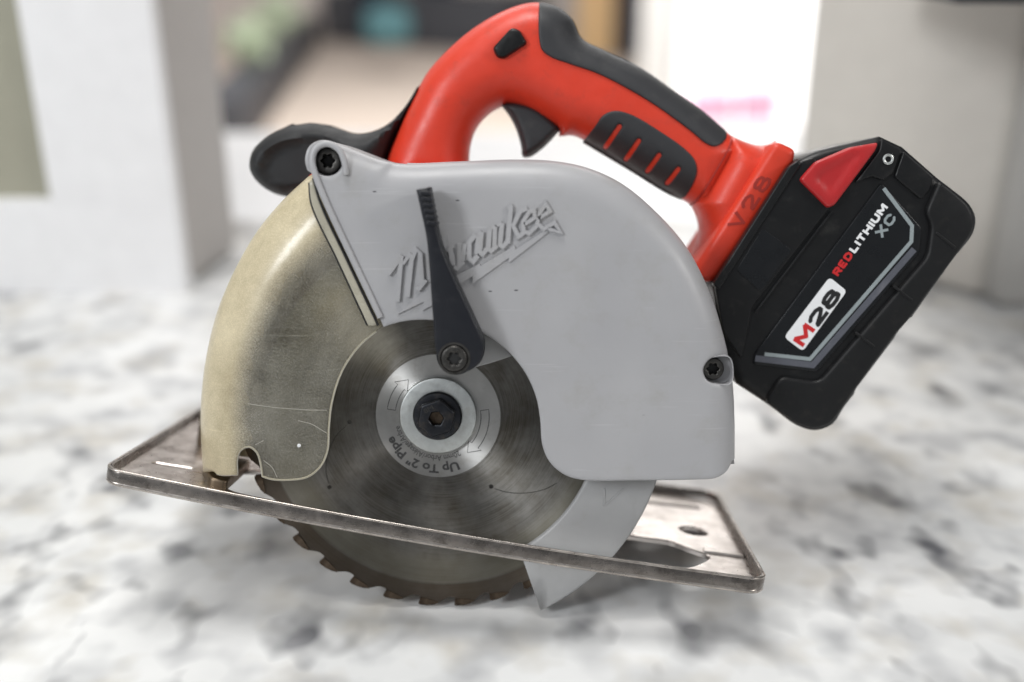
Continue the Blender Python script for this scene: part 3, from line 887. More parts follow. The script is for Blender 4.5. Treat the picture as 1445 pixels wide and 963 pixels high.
def arc_text(name, body, radius, a0, a1, size, z, mat, parent, bold=0.0, ctr=hub_c):
    """letters round the hub, tops outwards, running clockwise from a0 to a1"""
    full, _ = text_geo(body, bold); tot = full[:, 0].max() - full[:, 0].min()
    V, F = text_geo(body, bold); V = V.copy(); x0 = V[:, 0].min()
    a = R(a0) + (R(a1) - R(a0)) * (V[:, 0] - x0) / tot
    rad = radius + V[:, 1] * size
    q = np.stack([ctr[0] + rad * np.cos(a), ctr[1] + rad * np.sin(a)], 1)
    return extrude_flat(name, q, F, z, 0.05, mat, parent)
arc_text("lettering", "Up To 2\" Pipe", 20.4, -68, -156, 5.0, 1.17, M_INK, hub, 0.035)
arc_text("lettering", "20mm Arbor/Alésage/Arbre", 16.4, -60, -166, 3.4, 1.17, M_INK, hub, 0.005)
def outline_arrow(a0, a1):
    r0, r1, rm = 17.6, 21.0, 19.3; A = lambda r, a: (hub_c[0] + r * math.cos(R(a)), hub_c[1] + r * math.sin(R(a)))
    s = 1 if a1 > a0 else -1; ah = a1 - s * 13; pts = []
    for i in range(9): pts.append(A(r1, a0 + (ah - a0) * i / 8))
    pts += [A(r1 + 1.6, ah), A(rm, a1), A(r0 - 1.6, ah)]
    for i in range(9): pts.append(A(r0, ah + (a0 - ah) * i / 8))
    q = [(x, y, 1.17) for x, y in pts]
    return tube("direction_arrow", q, 0.17, M_INK, hub, n=5, flat=0.4, closed=True)
outline_arrow(172, 128); outline_arrow(8, -52)

# --- moving lower guard: an arc-shaped box round the blade, open towards the middle
def arc_band(r0, r1, a0, a1, n=44, tip=0.0):
    o = [(r1 * math.cos(R(a0 + (a1 - a0) * i / n)), r1 * math.sin(R(a0 + (a1 - a0) * i / n))) for i in range(n + 1)]
    q = [(r0 * math.cos(R(a0 + tip + (a1 - a0 - tip) * i / n)), r0 * math.sin(R(a0 + tip + (a1 - a0 - tip) * i / n))) for i in range(n, -1, -1)]
    return np.array(o + q)
lg = tag(bpy.data.objects.new("lower_guard", None)); COL.objects.link(lg); lg.parent = saw
gb = arc_band(64.8, 92.0, -63.6, 60, tip=3.4)
gs = loop_segs([gb])
solid("front_cheek", [gb], lambda p: 7.0 - 1.2 * (1 - prof(segdist(p, gs), 1.2)), 4.6, M_LGRD, lg, rings=rr(1.2, 3), grid=6)
solid("back_cheek", [gb], -4.6, -7.0, M_LGRD, lg, grid=9)
solid("rim", [arc_band(89.8, 92.0, -63.6, 60)], 4.55, -4.55, M_LGRD, lg)
arm = px_loop([(655, 465, 1), (690, 473), (712, 488), (724, 502, 1), (690, 513), (655, 522, 1)], 6)
plate("guard_arm", [arm], 2.5, 7.5, M_LGRD, lg, bev=0.8, grid=4)
stroke_mesh("moulded_arrow", [[P(*q, 7) for q in ((853, 714), (880, 690))], [P(*q, 7) for q in ((853, 714), (853, 690))]], 0.8, 6.8, 7.25, M_LGRD, lg)

# --- upper guard (grey)
ZG = 19.0
outer_px = [(443, 247, 1), (438, 226), (445, 207), (461, 199), (478, 203), (505, 213), (540, 226), (568, 231), (640, 229), (720, 226), (780, 228),
            (830, 238), (880, 261), (930, 303), (970, 350), (1000, 408), (1020, 468), (1033, 530), (1037, 590), (1037, 656)]
outer = px_loop(outer_px, 9.0, closed=False)
outer[0] = P(443, 247, ZG)
lower = px_loop([(1037, 656, 1), (1028, 668), (1010, 676), (980, 678), (900, 679), (820, 678), (795, 670), (775, 652), (765, 628), (762, 592), (756, 560), (740, 525),
                 (716, 496), (690, 476), (650, 459), (600, 452), (565, 455), (541, 462, 1), (495, 362), (458, 285), (443, 247, 1)], ZG, closed=False)
gl = np.concatenate([outer[:-1], lower[:-1]])
k0 = np.argmin(np.linalg.norm(outer - np.array(P(560, 230, 9)), axis=1))
round_path = outer[k0:]
k1 = np.argmin(np.linalg.norm(outer - np.array(P(470, 201, 9)), axis=1))
pock = px_loop([(1029, 505), (1010, 503), (998, 508), (991, 521), (997, 536), (1010, 541), (1030, 540)], ZG - 3)
ear_c = np.array(P(461, 226, ZG))
ear_hole = circle(ear_c[0], ear_c[1], 6.0, 36)
gseg_round, gseg_all = path_segs([round_path]), loop_segs([gl, pock, ear_hole])
gseg_ear = path_segs([outer[k1:k0 + 1]])
def z_guard(p):
    d = segdist(p, gseg_round); z = ZG - 11.0 * (1 - prof(d, 12.0))
    de = segdist(p, gseg_ear)
    z = np.minimum(z, ZG - 9.0 * (1 - prof(de, 10.0)) ** 1.0)
    # very slight crown of the moulding
    z = z + 0.6 * np.cos(np.clip((p[:, 0] - 30) / 140, -1, 1) * 1.5) - 0.6
    return z - 0.8 * (1 - prof(segdist(p, gseg_all), 0.8))
ug = solid("upper_guard", [gl, pock, ear_hole], z_guard, lambda p: z_guard(p) - 2.6, M_GRD, saw, rings=rr(0.8, 2) + [2.2, 3.8, 5.6, 7.6, 9.8, 12.2], grid=4.5, angle=45)
# rim wall that closes the guard over the top and the back
wall = outer[k1:]
nw = len(wall); vs, fs = [], []
zt = z_guard(wall)
for i in range(nw):
    t_ = wall[min(i + 1, nw - 1)] - wall[max(i - 1, 0)]; t_ /= np.linalg.norm(t_); nn = np.array([t_[1], -t_[0]])
    pin = wall[i] + nn * 2.4
    for q, z in ((wall[i], zt[i] + 0.2), (wall[i], -21.0), (pin, -21.0), (pin, zt[i] + 0.2)): vs.append((q[0], q[1], z))
for i in range(nw - 1):
    for k in range(4):
        fs.append((i * 4 + k, i * 4 + (k + 1) % 4, (i + 1) * 4 + (k + 1) % 4, (i + 1) * 4 + k))
fs += [(0, 1, 2, 3), ((nw - 1) * 4, (nw - 1) * 4 + 3, (nw - 1) * 4 + 2, (nw - 1) * 4 + 1)]
finish("rim_wall", vs, fs, M_GRD, ug, angle=60)
tube("back_seam", [(q[0], q[1], -5.0) for q in wall[20:]], 0.7, M_GRD, ug, n=6)
# raised bead round the ear and down the joint
bead = px_loop([(489, 247), (486, 228), (478, 211), (461, 203), (446, 210), (441, 226), (445, 246), (461, 287), (497, 364), (537, 448)], ZG, closed=False)
tube("edge_bead", [(q[0], q[1], z_guard(np.array([q]))[0] * 0 + ZG + 0.3) for q in bead], 1.25, M_GRD, ug, n=10, flat=0.9)
# pocket and ear wells
solid("screw_well", [pock * 1.0], ZG - 7.5, ZG - 9.0, M_GRD, ug, grid=4)
def well_wall(name, loop, z0, z1):
    n = len(loop); vs = [(q[0], q[1], z0) for q in loop] + [(q[0], q[1], z1) for q in loop]
    cc = loop.mean(0); lo = loop + (loop - cc) * 0.05
    vs += [(q[0], q[1], z0) for q in lo] + [(q[0], q[1], z1) for q in lo]; fs = []
    for i in range(n):
        j = (i + 1) % n; fs += [(i, j, n + j, n + i), (2 * n + i, 3 * n + i, 3 * n + j, 2 * n + j), (i, 2 * n + i, 2 * n + j, j), (n + i, n + j, 3 * n + j, 3 * n + i)]
    return finish(name, vs, fs, M_GRD, ug, angle=60)
well_wall("well_wall", pock, ZG - 9, ZG - 1.6)
well_wall("well_wall", ear_hole, ZG - 9, ZG - 1.0)
solid("screw_well", [circle(ear_c[0], ear_c[1], 6.1, 36)], ZG - 8.0, ZG - 9.5, M_GRD, ug, grid=4)

def torx_screw(c, z, r, h):
    star = np.array([(c[0] + (r * (0.46 + 0.09 * math.cos(6 * a))) * math.cos(a), c[1] + (r * (0.46 + 0.09 * math.cos(6 * a))) * math.sin(a)) for a in np.linspace(0, 2 * math.pi, 48, endpoint=False)])
    s = plate("screw", [circle(c[0], c[1], r, 36), star], z, z + h, M_SCR, saw, bev=min(0.7, h * 0.4))
    solid("socket_floor", [circle(c[0], c[1], r * 0.7, 20)], z + h * 0.25, z, M_HOLE, s)
    return s
torx_screw(P(462, 227, ZG - 3), ZG - 8, 5.0, 5.0)
torx_screw(P(1006, 521, ZG - 4), ZG - 7.6, 4.4, 3.8)

# --- raised script on the guard (strokes measured on an enlargement of it)
def L(x, y): return P(530 + x * 0.22848, 240 + y * 0.22848, ZG)
def ls(*p): return [L(*q) for q in p]
logo = [ls((162, 530), (138, 812)), (1.3, ls((82, 648), (125, 590), (165, 528))), ls((228, 530), (200, 785)), (1.3, ls((170, 580), (215, 525), (228, 535))),
        (1.3, ls((228, 560), (255, 492), (285, 520))), ls((278, 512), (290, 700)), (1.5, ls((250, 725), (270, 735), (315, 680))),
        ls((372, 480), (380, 640)), ls((425, 400), (420, 600)), (1.3, ls((375, 640), (400, 655), (425, 610))),
        ls((462, 480), (478, 590)), (1.4, ls((450, 505), (466, 478), (486, 470))), ls((520, 455), (520, 590)), (1.5, ls((485, 598), (505, 610), (548, 565))),
        ls((553, 455), (540, 560)), (1.1, ls((535, 520), (580, 510))),
        ls((612, 410), (580, 445), (578, 545), (604, 566), (634, 528)), (1.4, ls((600, 405), (632, 415), (622, 520))),
        ls((656, 382), (645, 505), (662, 518), (690, 488)), (1.3, ls((632, 400), (656, 380))),
        ls((708, 358), (698, 488), (716, 498), (752, 466)), ls((738, 352), (735, 470)), ls((782, 328), (770, 462), (788, 472), (812, 446)), (1.2, ls((715, 360), (742, 350))),
        (1.2, ls((750, 345), (782, 328))),
        ls((836, 225), (818, 455)), (1.3, ls((815, 240), (846, 218))), (1.7, ls((846, 350), (895, 255), (938, 240))), (1.7, ls((850, 345), (884, 412), (918, 388))),
        (1.6, ls((918, 335), (985, 295), (980, 252), (950, 258), (912, 320), (915, 380), (948, 392), (998, 345))),
        (1.6, ls((1005, 300), (1078, 255), (1052, 212), (1018, 262), (998, 330), (1040, 365), (1105, 325), (1145, 388), (1066, 362)))]
bolt_poly = [ls((1062, 362), (865, 492), (858, 466), (650, 592), (642, 578), (500, 650), (400, 712), (395, 760), (530, 695), (600, 655), (600, 702), (822, 542), (825, 572), (1062, 388)),
             ls((138, 890), (300, 755), (400, 690), (360, 830), (290, 868), (300, 812))]
for wk, z1 in ((1.0, 0.8), (0.7, 1.35)):
    lp = []
    for st in logo:
        wd = 2.3
        if isinstance(st, tuple): wd, st = st[0] * 1.2, st[1]
        lp.append(ribbon(st, wd * wk))
    if wk == 1.0: lp += [np.array(p) for p in bolt_poly]
    V, F = union_geo(lp)
    if wk == 1.0: lo_ = extrude_flat("raised_lettering", V, F, ZG - 0.1, z1, M_GRD, ug)
    else: extrude_flat("lettering_crest", V, F, ZG - 0.1, z1, M_GRD, ug)

# --- clear yellowed front guard
cl_left = [(443, 243, 1), (402, 281), (366, 324), (336, 375), (312, 430), (296, 490), (288, 545), (286, 600), (290, 668, 1)]
left = px_loop(cl_left, -4.0, closed=False); left[0] = P(443, 243, 15)
rest = px_loop([(290, 668, 1), (300, 674), (333, 672, 1), (333, 648), (339, 636), (350, 632), (361, 640), (366, 655), (369, 674, 1), (382, 678), (405, 679), (432, 675),
                (451, 660), (461, 637), (463, 605), (467, 570), (481, 526), (506, 489), (538, 462, 1), (490, 362), (455, 287), (443, 243, 1)], 18.0, closed=False)
rest[0] = left[-1]; rest[-1] = left[0]
cl = np.concatenate([left[:-1], rest[:-1]])
cseg_l, cseg_a = path_segs([left]), loop_segs([cl])
def z_clear(p): return 17.6 - 22.0 * (1 - prof(segdist(p, cseg_l), 25.0)) - 0.6 * (1 - prof(segdist(p, cseg_a), 0.6))
clear = solid("clear_guard", [cl], z_clear, lambda p: z_clear(p) - 1.8, M_CLR, saw, rings=[0.25, 0.6, 1.6, 3.2, 5.5, 8.5, 12, 16, 20, 24.5], grid=4.0, angle=50,
              attr=lambda p: np.clip(0.9 * np.clip(1 - segdist(p, cseg_l) / 27.0, 0, 1) + 0.55 * np.clip((np.hypot(p[:, 0] + 2, p[:, 1] - 2) - 72) / 14, 0, 1), 0, 1))
nl = len(left); vs, fs = [], []; zl = z_clear(left)
for i in range(nl):
    t_ = left[min(i + 1, nl - 1)] - left[max(i - 1, 0)]; t_ /= np.linalg.norm(t_); nn = np.array([-t_[1], t_[0]])
    pin = left[i] + nn * 2.0
    for q, z in ((left[i], zl[i]), (left[i], -21.0), (pin, -21.0), (pin, zl[i])): vs.append((q[0], q[1], z))
for i in range(nl - 1):
    for k in range(4): fs.append((i * 4 + k, i * 4 + (k + 1) % 4, (i + 1) * 4 + (k + 1) % 4, (i + 1) * 4 + k))
fs += [(0, 1, 2, 3), ((nl - 1) * 4, (nl - 1) * 4 + 3, (nl - 1) * 4 + 2, (nl - 1) * 4 + 1)]
finish("rolled_edge", vs, fs, M_CLR, clear, angle=60, attrs=[1.0] * len(vs))
def joint_line(off): return px_loop([(443 - off * 0.45, 250 + off * 0.45), (456 - off, 289), (492 - off, 366), (537 - off * 1.1, 460)], ZG, closed=False)
jl, jr = joint_line(16), joint_line(4)
plate("joint_strip", [np.concatenate([jl, jr[::-1]])], 16.8, 19.2, M_RIDGE, clear, bev=0.7)
tube("joint_groove", [(q[0], q[1], 17.7) for q in joint_line(17.5)], 0.45, M_LBLK, clear, n=6)
tube("joint_groove", [(q[0], q[1], 18.6) for q in joint_line(3.2)], 0.5, M_LBLK, clear, n=6)
ce = rest[2:np.argmin(np.linalg.norm(rest - np.array(P(534, 463, 18)), axis=1))]
tube("cut_edge", [(q[0], q[1], z_clear(np.array([q]))[0] - 0.5) for q in ce], 0.42, M_CUT, clear, n=6)
for pts in ([(421, 594), (440, 599), (452, 606), (462, 612)], [(350, 570), (385, 575), (440, 579), (461, 579)], [(372, 650), (384, 660), (391, 674)], [(360, 628), (372, 622)]):
    st = px_loop(pts, 17.6, closed=False)
    tube("scratch", [(q[0], q[1], z_clear(np.array([q]))[0] + 0.02) for q in st], 0.11, M_SCRATCH, clear, n=5, flat=0.4)
fk = P(422, 629, 17.6); lathe("paint_fleck", [(0.75, 17.5), (0.7, 17.85), (0.2, 17.9)], M_WHT, clear, c=fk, n=12)

# --- inner plate behind the blade
bp = px_loop([(443, 247), (404, 284), (366, 328), (336, 380), (312, 434), (296, 494), (290, 545), (288, 600), (300, 640, 1), (400, 650), (1000, 660, 1), (1030, 640), (1034, 590), (1030, 530),
              (1016, 470), (997, 410), (966, 352), (926, 306), (876, 265), (826, 242), (780, 232), (700, 230), (568, 234), (500, 222)], -19)
solid("inner_plate", [bp], -19.0, -22.0, M_DUST, saw, grid=14)

# --- lever
lev_px = [(587, 268, 1), (606, 264, 1), (612, 300), (622, 345), (645, 400), (668, 450), (682, 485), (680, 508), (664, 523), (642, 528), (624, 519), (615, 498), (610, 440), (602, 340), (594, 300)]
lev = px_loop(lev_px, 31)
lever = plate("guard_lever", [lev], 22.0, 31.0, M_LEV, saw, bev=1.0, grid=5)
pc = P(641, 506, 31)
lathe("pivot_post", [(7.5, 5), (7.5, 24)], M_LEV, lever, c=pc, n=30)
for i in range(6):
    t_ = i / 5
    x, y = 601 + 9 * t_, 273 + 42 * t_
    c = P(x, y, 31)
    q = capsule((c[0] - 1.2, c[1] + 0.2), (c[0] + 1.1, c[1] - 0.2), 1.7)
    plate("grip_rib", [q], 24, 32.2, M_LEV, lever, bev=0.5)
torx_screw(pc, 30.6, 4.9, 1.7)
lathe("screw_seat", [(6.0, 30.6), (6.2, 31.3), (5.3, 31.35), (5.0, 31.0)], M_SCR, lever, c=pc, n=36)

# --- shoe
shoe = tag(bpy.data.objects.new("shoe", None)); COL.objects.link(shoe); shoe.parent = saw
A0, A1, B0, B1 = -126.0, 138.0, -27.0, 95.0
N_TOP, N_BOT = -38.0, -44.7
o_loop = rrect(A0, A1, B0, B1, 7.5); i_loop = rrect(A0 + 2.0, A1 - 2.0, B0 + 2.0, B1 - 2.0, 5.5)
rs = loop_segs([o_loop, i_loop])
solid("rim", [o_loop, i_loop], lambda p: N_TOP - 0.8 * (1 - prof(segdist(p, rs), 0.9)), lambda p: N_BOT + 2.2 * (1 - prof(segdist(p, loop_segs([o_loop])), 2.0)), M_RIM, shoe, rings=[0.2, 0.5, 0.95], M=SHOE_M, angle=45)
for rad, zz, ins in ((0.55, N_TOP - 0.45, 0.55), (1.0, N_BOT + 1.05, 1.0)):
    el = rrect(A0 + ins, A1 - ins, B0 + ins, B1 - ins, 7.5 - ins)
    tube("worn_bright_edge", [SHOE_M @ Vector((q[0], q[1], zz)) for q in el], rad * 1.12, M_EDGE, shoe, n=10, closed=True)  # lighter lips: wear, plus the counter's reflection painted into the bottom one
NP = -42.2
p_loop = rrect(A0 + 1.2, A1 - 1.2, B0 + 1.2, B1 - 1.2, 6.5)
sl = lambda pts: np.array([S(x, y, NP) for x, y in pts])
slot_end = sl([(911, 754), (946, 760), (975, 771.6), (1001, 782), (990, 792), (963.6, 798), (923, 795)])
opening = spline([(-78, 20), (-86, 8), (-80, -10), (-60, -13), (0, -13)] + [(float(q[0]), float(q[1])) for q in slot_end[::-1]] + [(60, 18), (0, 20)], True, 2.5)
hole = circle(*S(979, 747, NP), 6.3, 40)
lslot = capsule(S(220, 653, NP), S(268, 659, NP), 3.2)
rslot = capsule(S(905, 704, NP), S(985, 716, NP), 4.0)
sseg = loop_segs([p_loop, opening, hole, lslot, rslot])
solid("base_plate", [p_loop, opening, hole, lslot, rslot], lambda p: NP - 0.4 * (1 - prof(segdist(p, sseg), 0.5)), NP - 2.0, M_SHOE, shoe, rings=[0.5], grid=9, M=SHOE_M)
# stiffening step and clamps on the plate
step_l = np.array([(112, -26), (136.2, -26), (136.2, 4), (114, 4)])
plate("raised_step", [fillet(np.array([(118, 8), (136.0, 8), (136.0, 14), (119, 14)]), 1.5)], NP - 0.2, NP + 0.9, M_SHOE, shoe, bev=0.6, M=SHOE_M)
pb = P(284, 607, -40)
fr = S(284, 622, NP)
lathe("hinge_barrel", [(5.6, 0), (5.8, 1), (5.8, 16), (5.0, 17)], M_BRONZE, shoe, c=(fr[0] + 5, fr[1] - 3), n=28, M=SHOE_M @ Matrix.Translation((0, 0, NP + 0.1)))
fr2 = S(320, 676, NP)
plate("hinge_foot", [fillet(np.array([(fr2[0] - 12, 2), (fr2[0] - 4, -13), (fr2[0] + 3, -13), (fr2[0] + 3, 22), (fr2[0] - 10, 22)]), 2)], NP - 0.2, NP + 4, M_BRONZE, shoe, bev=1, M=SHOE_M)
plate("depth_bracket", [fillet(np.array([(84, 42), (92, 42), (92, 52), (84, 52)]), 2)], NP - 0.2, NP + 24, M_BLK, shoe, bev=1, M=SHOE_M)

# the worn sheet steel sags a little between its ends
un = Vector(UN); ua = Vector(UA)
for o in [q for q in bpy.data.objects if q.parent is shoe]:
    for v in o.data.vertices:
        t_ = (v.co.dot(ua) * 1000 - 8) / 131
        v.co += un * (-0.0027 * (1 - min(1, t_ * t_)))

# --- motor and housing behind the guard
mot = lathe("motor_housing", [(47, -22.1), (47, -60), (45, -62), (45, -96), (42, -104), (30, -108)], M_RED, saw, c=(2, 12), n=64)
lathe("motor_cap", [(38, -104), (38, -111), (33, -115), (10, -116)], M_BLK, mot, c=(2, 12), n=48)
bh = px_loop([(424, 276, 1), (441, 247, 1), (470, 236), (560, 236), (665, 238, 1), (700, 320), (700, 480, 1), (500, 480, 1), (430, 340)], -30)
plate("body_housing", [bh], -62, -22.6, M_RED, saw, bev=3, grid=8)

# --- handle
ZH = -47.0
h_px = [(536, 275, 1), (548, 222), (567, 176), (590, 128), (604, 103), (630, 74), (662, 46), (700, 22), (735, 8), (760, 5), (785, 11), (806, 28), (820, 56), (850, 72), (900, 96),
        (950, 130), (990, 158), (1022, 185), (1052, 208, 1), (1024, 258), (996, 304, 1), (977, 291), (945, 272), (890, 238), (838, 206), (808, 192), (789, 193, 1), (789, 184, 1), (765, 170), (740, 156), (716, 150), (697, 157),
        (679, 173), (668, 192), (663, 215), (663, 275, 1)]
hl = px_loop(h_px, ZH)
hseg = loop_segs([hl]); HH, HR = 18.0, 14.5
def z_handle(p, out=0.0):
    d = segdist(p, hseg); ins = inside(p, hl); d = np.where(ins, d, -d)
    return ZH + HH * prof(np.maximum(d, 0), HR)
handle = puffy("handle", hl, ZH, HH, HR, M_RED, saw)
def pad(name, loops, thick, mat, parent, edge=0.8, both=True):
    """rubber skin that follows the handle's own rounding"""
    segs = loop_segs(loops)
    zf = lambda p: z_handle(p) + thick * prof(segdist(p, segs), edge)
    if both: zb = lambda p: 2 * ZH - z_handle(p) - thick * prof(segdist(p, segs), edge)
    else: zb = lambda p: z_handle(p) - 2.0
    return solid(name, loops, zf, zb, mat, parent, rings=[0.15, 0.45, 0.9, 1.7, 2.8, 4.4, 6.5, 9], grid=3.0, angle=60, weld=0.02)
def grow(l, path_px, d): return l
top_px = [(761, 3.5, 1), (786, 9.5), (808, 27), (822, 54.5), (851, 70), (901, 94), (951, 128), (991, 156), (1023.5, 184, 1), (1019, 196), (1009, 206), (998, 210), (986, 205), (968, 190), (920, 155), (880, 131), (840, 111),
          (802, 98), (777, 89), (765, 79), (761, 62)]
pad("grip_pad", [px_loop(top_px, ZH)], 1.0, M_RUB, handle)
rear_px = [(822.5, 200, 1), (838, 181), (849, 166), (864, 160), (885, 164), (930, 190), (962, 213), (975, 228), (978, 243), (973, 262), (964, 282.5, 1), (944.5, 274), (889, 240)]
def slot_px(a, b, wd=2.1): return capsule(P(*a, ZH + 14), P(*b, ZH + 10), wd)
rs_ = [slot_px((873, 180), (855, 207)), slot_px((900, 200), (884, 224)), slot_px((928.5, 220), (914, 241)), slot_px((955.5, 239.5), (942, 258))]
pad("finger_pad", [px_loop(rear_px, ZH + 6)] + rs_, 1.1, M_RUB, handle, both=False)
lk = fillet([P(x, y, ZH + 16) for x, y in ((695, 70), (722, 40), (734, 44), (745, 63), (711, 85), (702, 83))], 1.6, step=1.0)
lb = P(720, 62, ZH + 16)
segl = loop_segs([lk])
solid("lock_button", [lk], lambda p: z_handle(p) + 3.0 * prof(segdist(p, segl), 1.3), lambda p: z_handle(p) - 3, M_BLK, handle, rings=rr(1.3, 4), grid=2.5, angle=45)
tr_px = [(706, 148, 1), (730, 146), (756, 152), (778, 168), (792, 182, 1), (778, 198), (762, 213), (748, 222), (738, 222), (735, 205), (727, 180), (717, 162)]
puffy("trigger", px_loop(tr_px, ZH), ZH, 9.5, 3.2, M_RUB, handle, grid=3)

# --- front knob on its black neck
k_px = [(356, 238), (360, 214), (376, 196), (400, 182), (425, 176), (452, 175), (478, 181), (500, 188), (522, 187), (548, 176), (572, 152), (592, 120, 1), (593, 133), (572, 168), (552, 214), (540, 262, 1), (500, 268), (465, 268), (432, 273), (405, 278), (382, 270), (364, 255)]
kl = px_loop(k_px, ZH)
kc = np.array(P(430, 231, ZH + 12)); ka = R(10)
def k_extra(p, z):
    d = p - kc; x = d[:, 0] * math.cos(ka) + d[:, 1] * math.sin(ka); y = -d[:, 0] * math.sin(ka) + d[:, 1] * math.cos(ka)
    e = np.sqrt((x / 20.5) ** 2 + (y / 11.5) ** 2)
    t_ = np.clip((1 - e) / 0.24, 0, 1); t_ = t_ * t_ * (3 - 2 * t_)
    return z * (1 - t_) + (ZH + 14.0) * t_
puffy("front_knob", kl, ZH, 17, 9, M_KNOB, saw, extra=k_extra, grid=2.2)
knob = bpy.data.objects["front_knob"]
for (x, y, a) in ((404, 183, 24), (428, 178, 8), (456, 178, -8)):
    c = P(x, y, ZH); q = capsule((c[0] - 4.0 * math.cos(R(a)), c[1] - 4.0 * math.sin(R(a)) - 0.4), (c[0] + 4.0 * math.cos(R(a)), c[1] + 4.0 * math.sin(R(a)) - 0.4), 2.0)
    plate("knob_rib", [q], ZH - 12, ZH + 4, M_KNOB, knob, bev=0.7)

# --- collar between handle and battery
c_px = [(1026, 190, 1), (1048, 200), (1066, 205), (1084, 204), (1094, 199, 1), (1110, 300, 1), (1015, 400, 1), (985, 396, 1), (972, 375), (982, 345), (986, 318), (974, 286, 1)]
collar = puffy("collar", px_loop(c_px, ZH), ZH, 20.5, 12, M_RED, saw)
f_px = [(1093, 198), (1123, 212), (1119, 231), (1008, 399), (966, 396), (1000, 345)]
fl = fillet([P(x, y, -24) for x, y in f_px], 3.5)
fsg = loop_segs([fl])
solid("battery_flange", [fl], lambda p: -22.0 - 3.0 * (1 - prof(segdist(p, fsg), 3.0)), -76, M_RED, collar, rings=rr(3.0, 4), grid=6, angle=50)
v0 = P(1045, 325, -22); v1 = P(1095, 248, -22)
block_letters("raised_lettering", "V28", v0, (v1[0] - v0[0], v1[1] - v0[1]), 24.5, 6.0, 1.2, -22.0, M_DRED, collar, gap=2.2, slant=-0.2, thick=0.12)  # darker red paints the dirt and shade of engraved letters onto flat ones
sm = px_loop([(1034, 193), (1006, 242), (977, 290)], ZH + 8, closed=False)
tube("seam", [(q[0], q[1], z_handle(np.array([q]))[0] + 0.05) for q in sm], 0.45, M_DRED, collar, n=6)

# --- battery
ZB = -17.0
bat_px = [(1004, 402, 1), (1060, 318), (1124, 226, 1), (1150, 214), (1195, 203), (1240, 193, 1), (1272, 208, 1), (1322, 252, 1), (1343, 268), (1366, 288), (1375, 308), (1371, 330), (1350, 358, 1), (1345, 360, 1), (1330, 385, 1), (1326, 390, 1),
          (1285, 448, 1), (1277, 452, 1), (1264, 471, 1), (1260, 478, 1), (1207, 548, 1), (1204, 556, 1), (1190, 574), (1174, 598), (1150, 607), (1124, 600), (1085, 572), (1038, 541, 1), (1018, 480)]
batl = px_loop(bat_px, ZB - 4, step=2.5)
bsg = loop_segs([batl])
battery = solid("battery_pack", [batl], lambda p: ZB - 3.5 * (1 - prof(segdist(p, bsg), 4.5)), lambda p: -92 + 4.0 * (1 - prof(segdist(p, bsg), 4.5)), M_BLK, saw, rings=rr(4.5, 4), grid=8, angle=50)
def bp_(pts, z=ZB): return [P(x, y, z) for x, y in pts]
# rail block under the collar, with its recess
rail = fillet(bp_([(1128, 228), (1150, 222), (1172, 292), (1062, 432), (1046, 508), (1020, 470), (1008, 402)]), 2)
plate("rail_block", [rail], ZB - 3, ZB + 1.2, M_BLK, battery, bev=0.8, grid=9)
plate("rail_lip", [fillet(bp_([(1112, 236), (1126, 226), (1131, 232), (1014, 410), (1006, 402)], ZB + 2), 1)], ZB - 3, ZB + 2.4, M_BLK, battery, bev=0.8)
plate("latch_window", [fillet(bp_([(1076, 322), (1117, 353), (1073, 412), (1039, 381)], ZB + 1), 1.5)], ZB - 1, ZB + 1.5, M_PANEL, battery, bev=0.2)
# printed face
face = fillet(bp_([(1246, 258), (1294, 318), (1291, 352), (1150, 520), (1060, 512), (1046, 500), (1068, 436), (1120, 425)]), 1.5)
face = fillet(bp_([(1243, 258), (1300, 322), (1297, 356), (1152, 525), (1062, 514), (1064, 500)]), 1.5)
panel = plate("label_panel", [face], ZB - 1.5, ZB + 0.9, M_PANEL, battery, bev=0.5, grid=8)
zp = ZB + 0.92
plate("seam_ridge", [np.array(capsule(P(1172, 300, ZB), P(1066, 440, ZB), 0.8))], ZB - 1, ZB + 1.45, M_BLK, battery, bev=0.25)
plate("silver_line", [ribbon(bp_([(1247, 266), (1287, 319), (1286, 341), (1143, 507), (1079, 500)], zp), 1.55)], zp - 0.3, zp + 0.1, M_LGRY, panel, bev=0)
plate("grey_stripe", [ribbon(bp_([(1290, 352), (1147, 515.5), (1066, 506)], zp), 2.6)], zp - 0.3, zp + 0.06, M_STRIPE, panel, bev=0)
wl = fillet(bp_([(1106.5, 476), (1170.5, 391.4), (1195, 411), (1132.7, 496)], zp), 1.8)
plate("number_plate", [wl], zp - 0.3, zp + 0.14, M_WHT, panel, bev=0)
def letter_px(name, body, a, b, h, z, mat, bold, parent=panel):
    A, B = np.array(P(*a, z)), np.array(P(*b, z)); d = B - A
    return lettering(name, body, A, d, float(np.linalg.norm(d)), h, z, mat, parent, bold=bold, thick=0.1)
def block_px(body, a, b, h, wd, z, mat, gap):
    A, B = np.array(P(*a, z)), np.array(P(*b, z)); d = B - A
    return block_letters("lettering", body, A, d, float(np.linalg.norm(d)), h, wd, z, mat, panel, gap=gap)
block_px("M", (1134, 491), (1152, 466), 6.0, 1.75, zp + 0.14, M_LRED, 0.5)
block_px("28", (1153.5, 464.5), (1189, 416.5), 6.0, 1.6, zp + 0.14, M_LBLK, 0.75)
block_px("RED", (1183, 391), (1205, 360.5), 3.4, 0.95, zp, M_LRED, 0.45)
block_px("LITHIUM", (1206.5, 358.5), (1254, 293), 3.4, 0.95, zp, M_WHT, 0.45)
block_px("XC", (1245, 337), (1266, 308), 4.2, 1.05, zp, M_LGRY, 0.8)
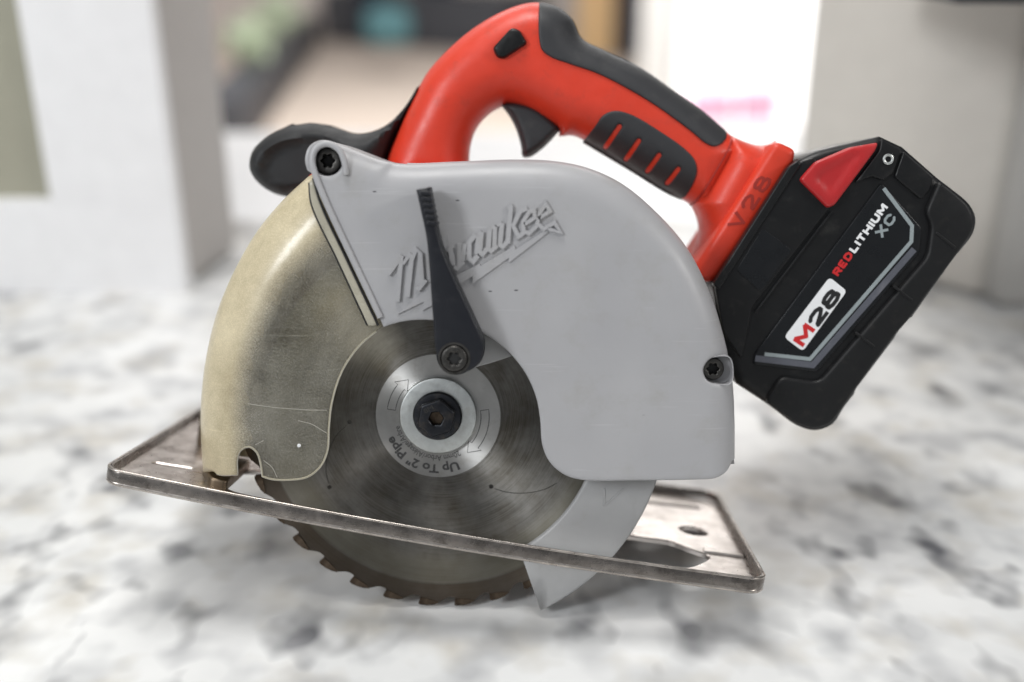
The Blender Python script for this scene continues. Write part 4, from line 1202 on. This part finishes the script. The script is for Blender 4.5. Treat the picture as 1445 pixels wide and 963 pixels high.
# release button
rb = fillet(bp_([(1128, 254), (1150, 229), (1200, 208), (1240, 201), (1236, 212), (1178, 290), (1168, 294)], ZB + 3), 1.6)
rsg = loop_segs([rb])
inn = fillet(bp_([(1147, 252), (1160, 238), (1200, 217), (1218, 212), (1176, 272), (1170, 274)], ZB + 3), 1.6); ing = loop_segs([inn])
def z_btn(p):
    d = np.where(inside(p, inn), segdist(p, ing), 0)
    return ZB + 3.6 - 1.3 * (1 - prof(segdist(p, rsg), 1.3)) - 1.0 * np.clip(d / 1.2, 0, 1)
solid("release_button", [rb], z_btn, ZB - 2, M_BTN, battery, rings=rr(1.3, 3), grid=1.6, angle=40)
# end cap, screw, bumper
cap = fillet(bp_([(1243, 196), (1271, 210), (1260, 244), (1246, 255), (1230, 249), (1206, 258), (1240, 213)], ZB + 1), 1)
plate("end_cap", [cap], ZB - 2, ZB + 1.9, M_BLK, battery, bev=0.7, grid=8)
cs = P(1253, 225, ZB + 2)
lathe("cap_screw", [(2.2, ZB + 1), (2.2, ZB + 2.5), (1.7, ZB + 2.7), (1.2, ZB + 2.5), (1.1, ZB + 1.6), (0.3, ZB + 1.6)], M_WASH, battery, c=cs, n=24)
plate("top_bar", [fillet(bp_([(1275, 213), (1318, 250), (1312, 268), (1300, 282), (1262, 250)], ZB + 1), 1.2)], ZB - 2, ZB + 1.3, M_BLK, battery, bev=0.7)
bump_px = [(1323, 254), (1343, 269), (1365, 289), (1373.5, 309), (1369, 330), (1350, 357), (1326, 389), (1284, 447), (1262, 472), (1205, 550), (1189, 573), (1172, 597), (1150, 605), (1124, 598), (1078, 566), (1100, 530), (1154, 538), (1306, 362), (1312, 318), (1303, 300)]
bl_ = fillet(bp_(bump_px, ZB), 3)
plate("bumper", [bl_], ZB - 4, ZB + 2.4, M_BUMP, battery, bev=1.6, grid=8)
for (x, y) in ((1322, 330), (1262, 405), (1208, 470)):
    c0, c1 = P(x, y, ZB + 2), P(x + 24, y + 19, ZB + 2)
    plate("bumper_rib", [capsule(c0, c1, 1.2)], ZB, ZB + 2.75, M_BUMP, battery, bev=0.3)

for o in bpy.data.objects:
    if o.parent is saw and o not in (saw,):
        o.location = -base_l * 0.001
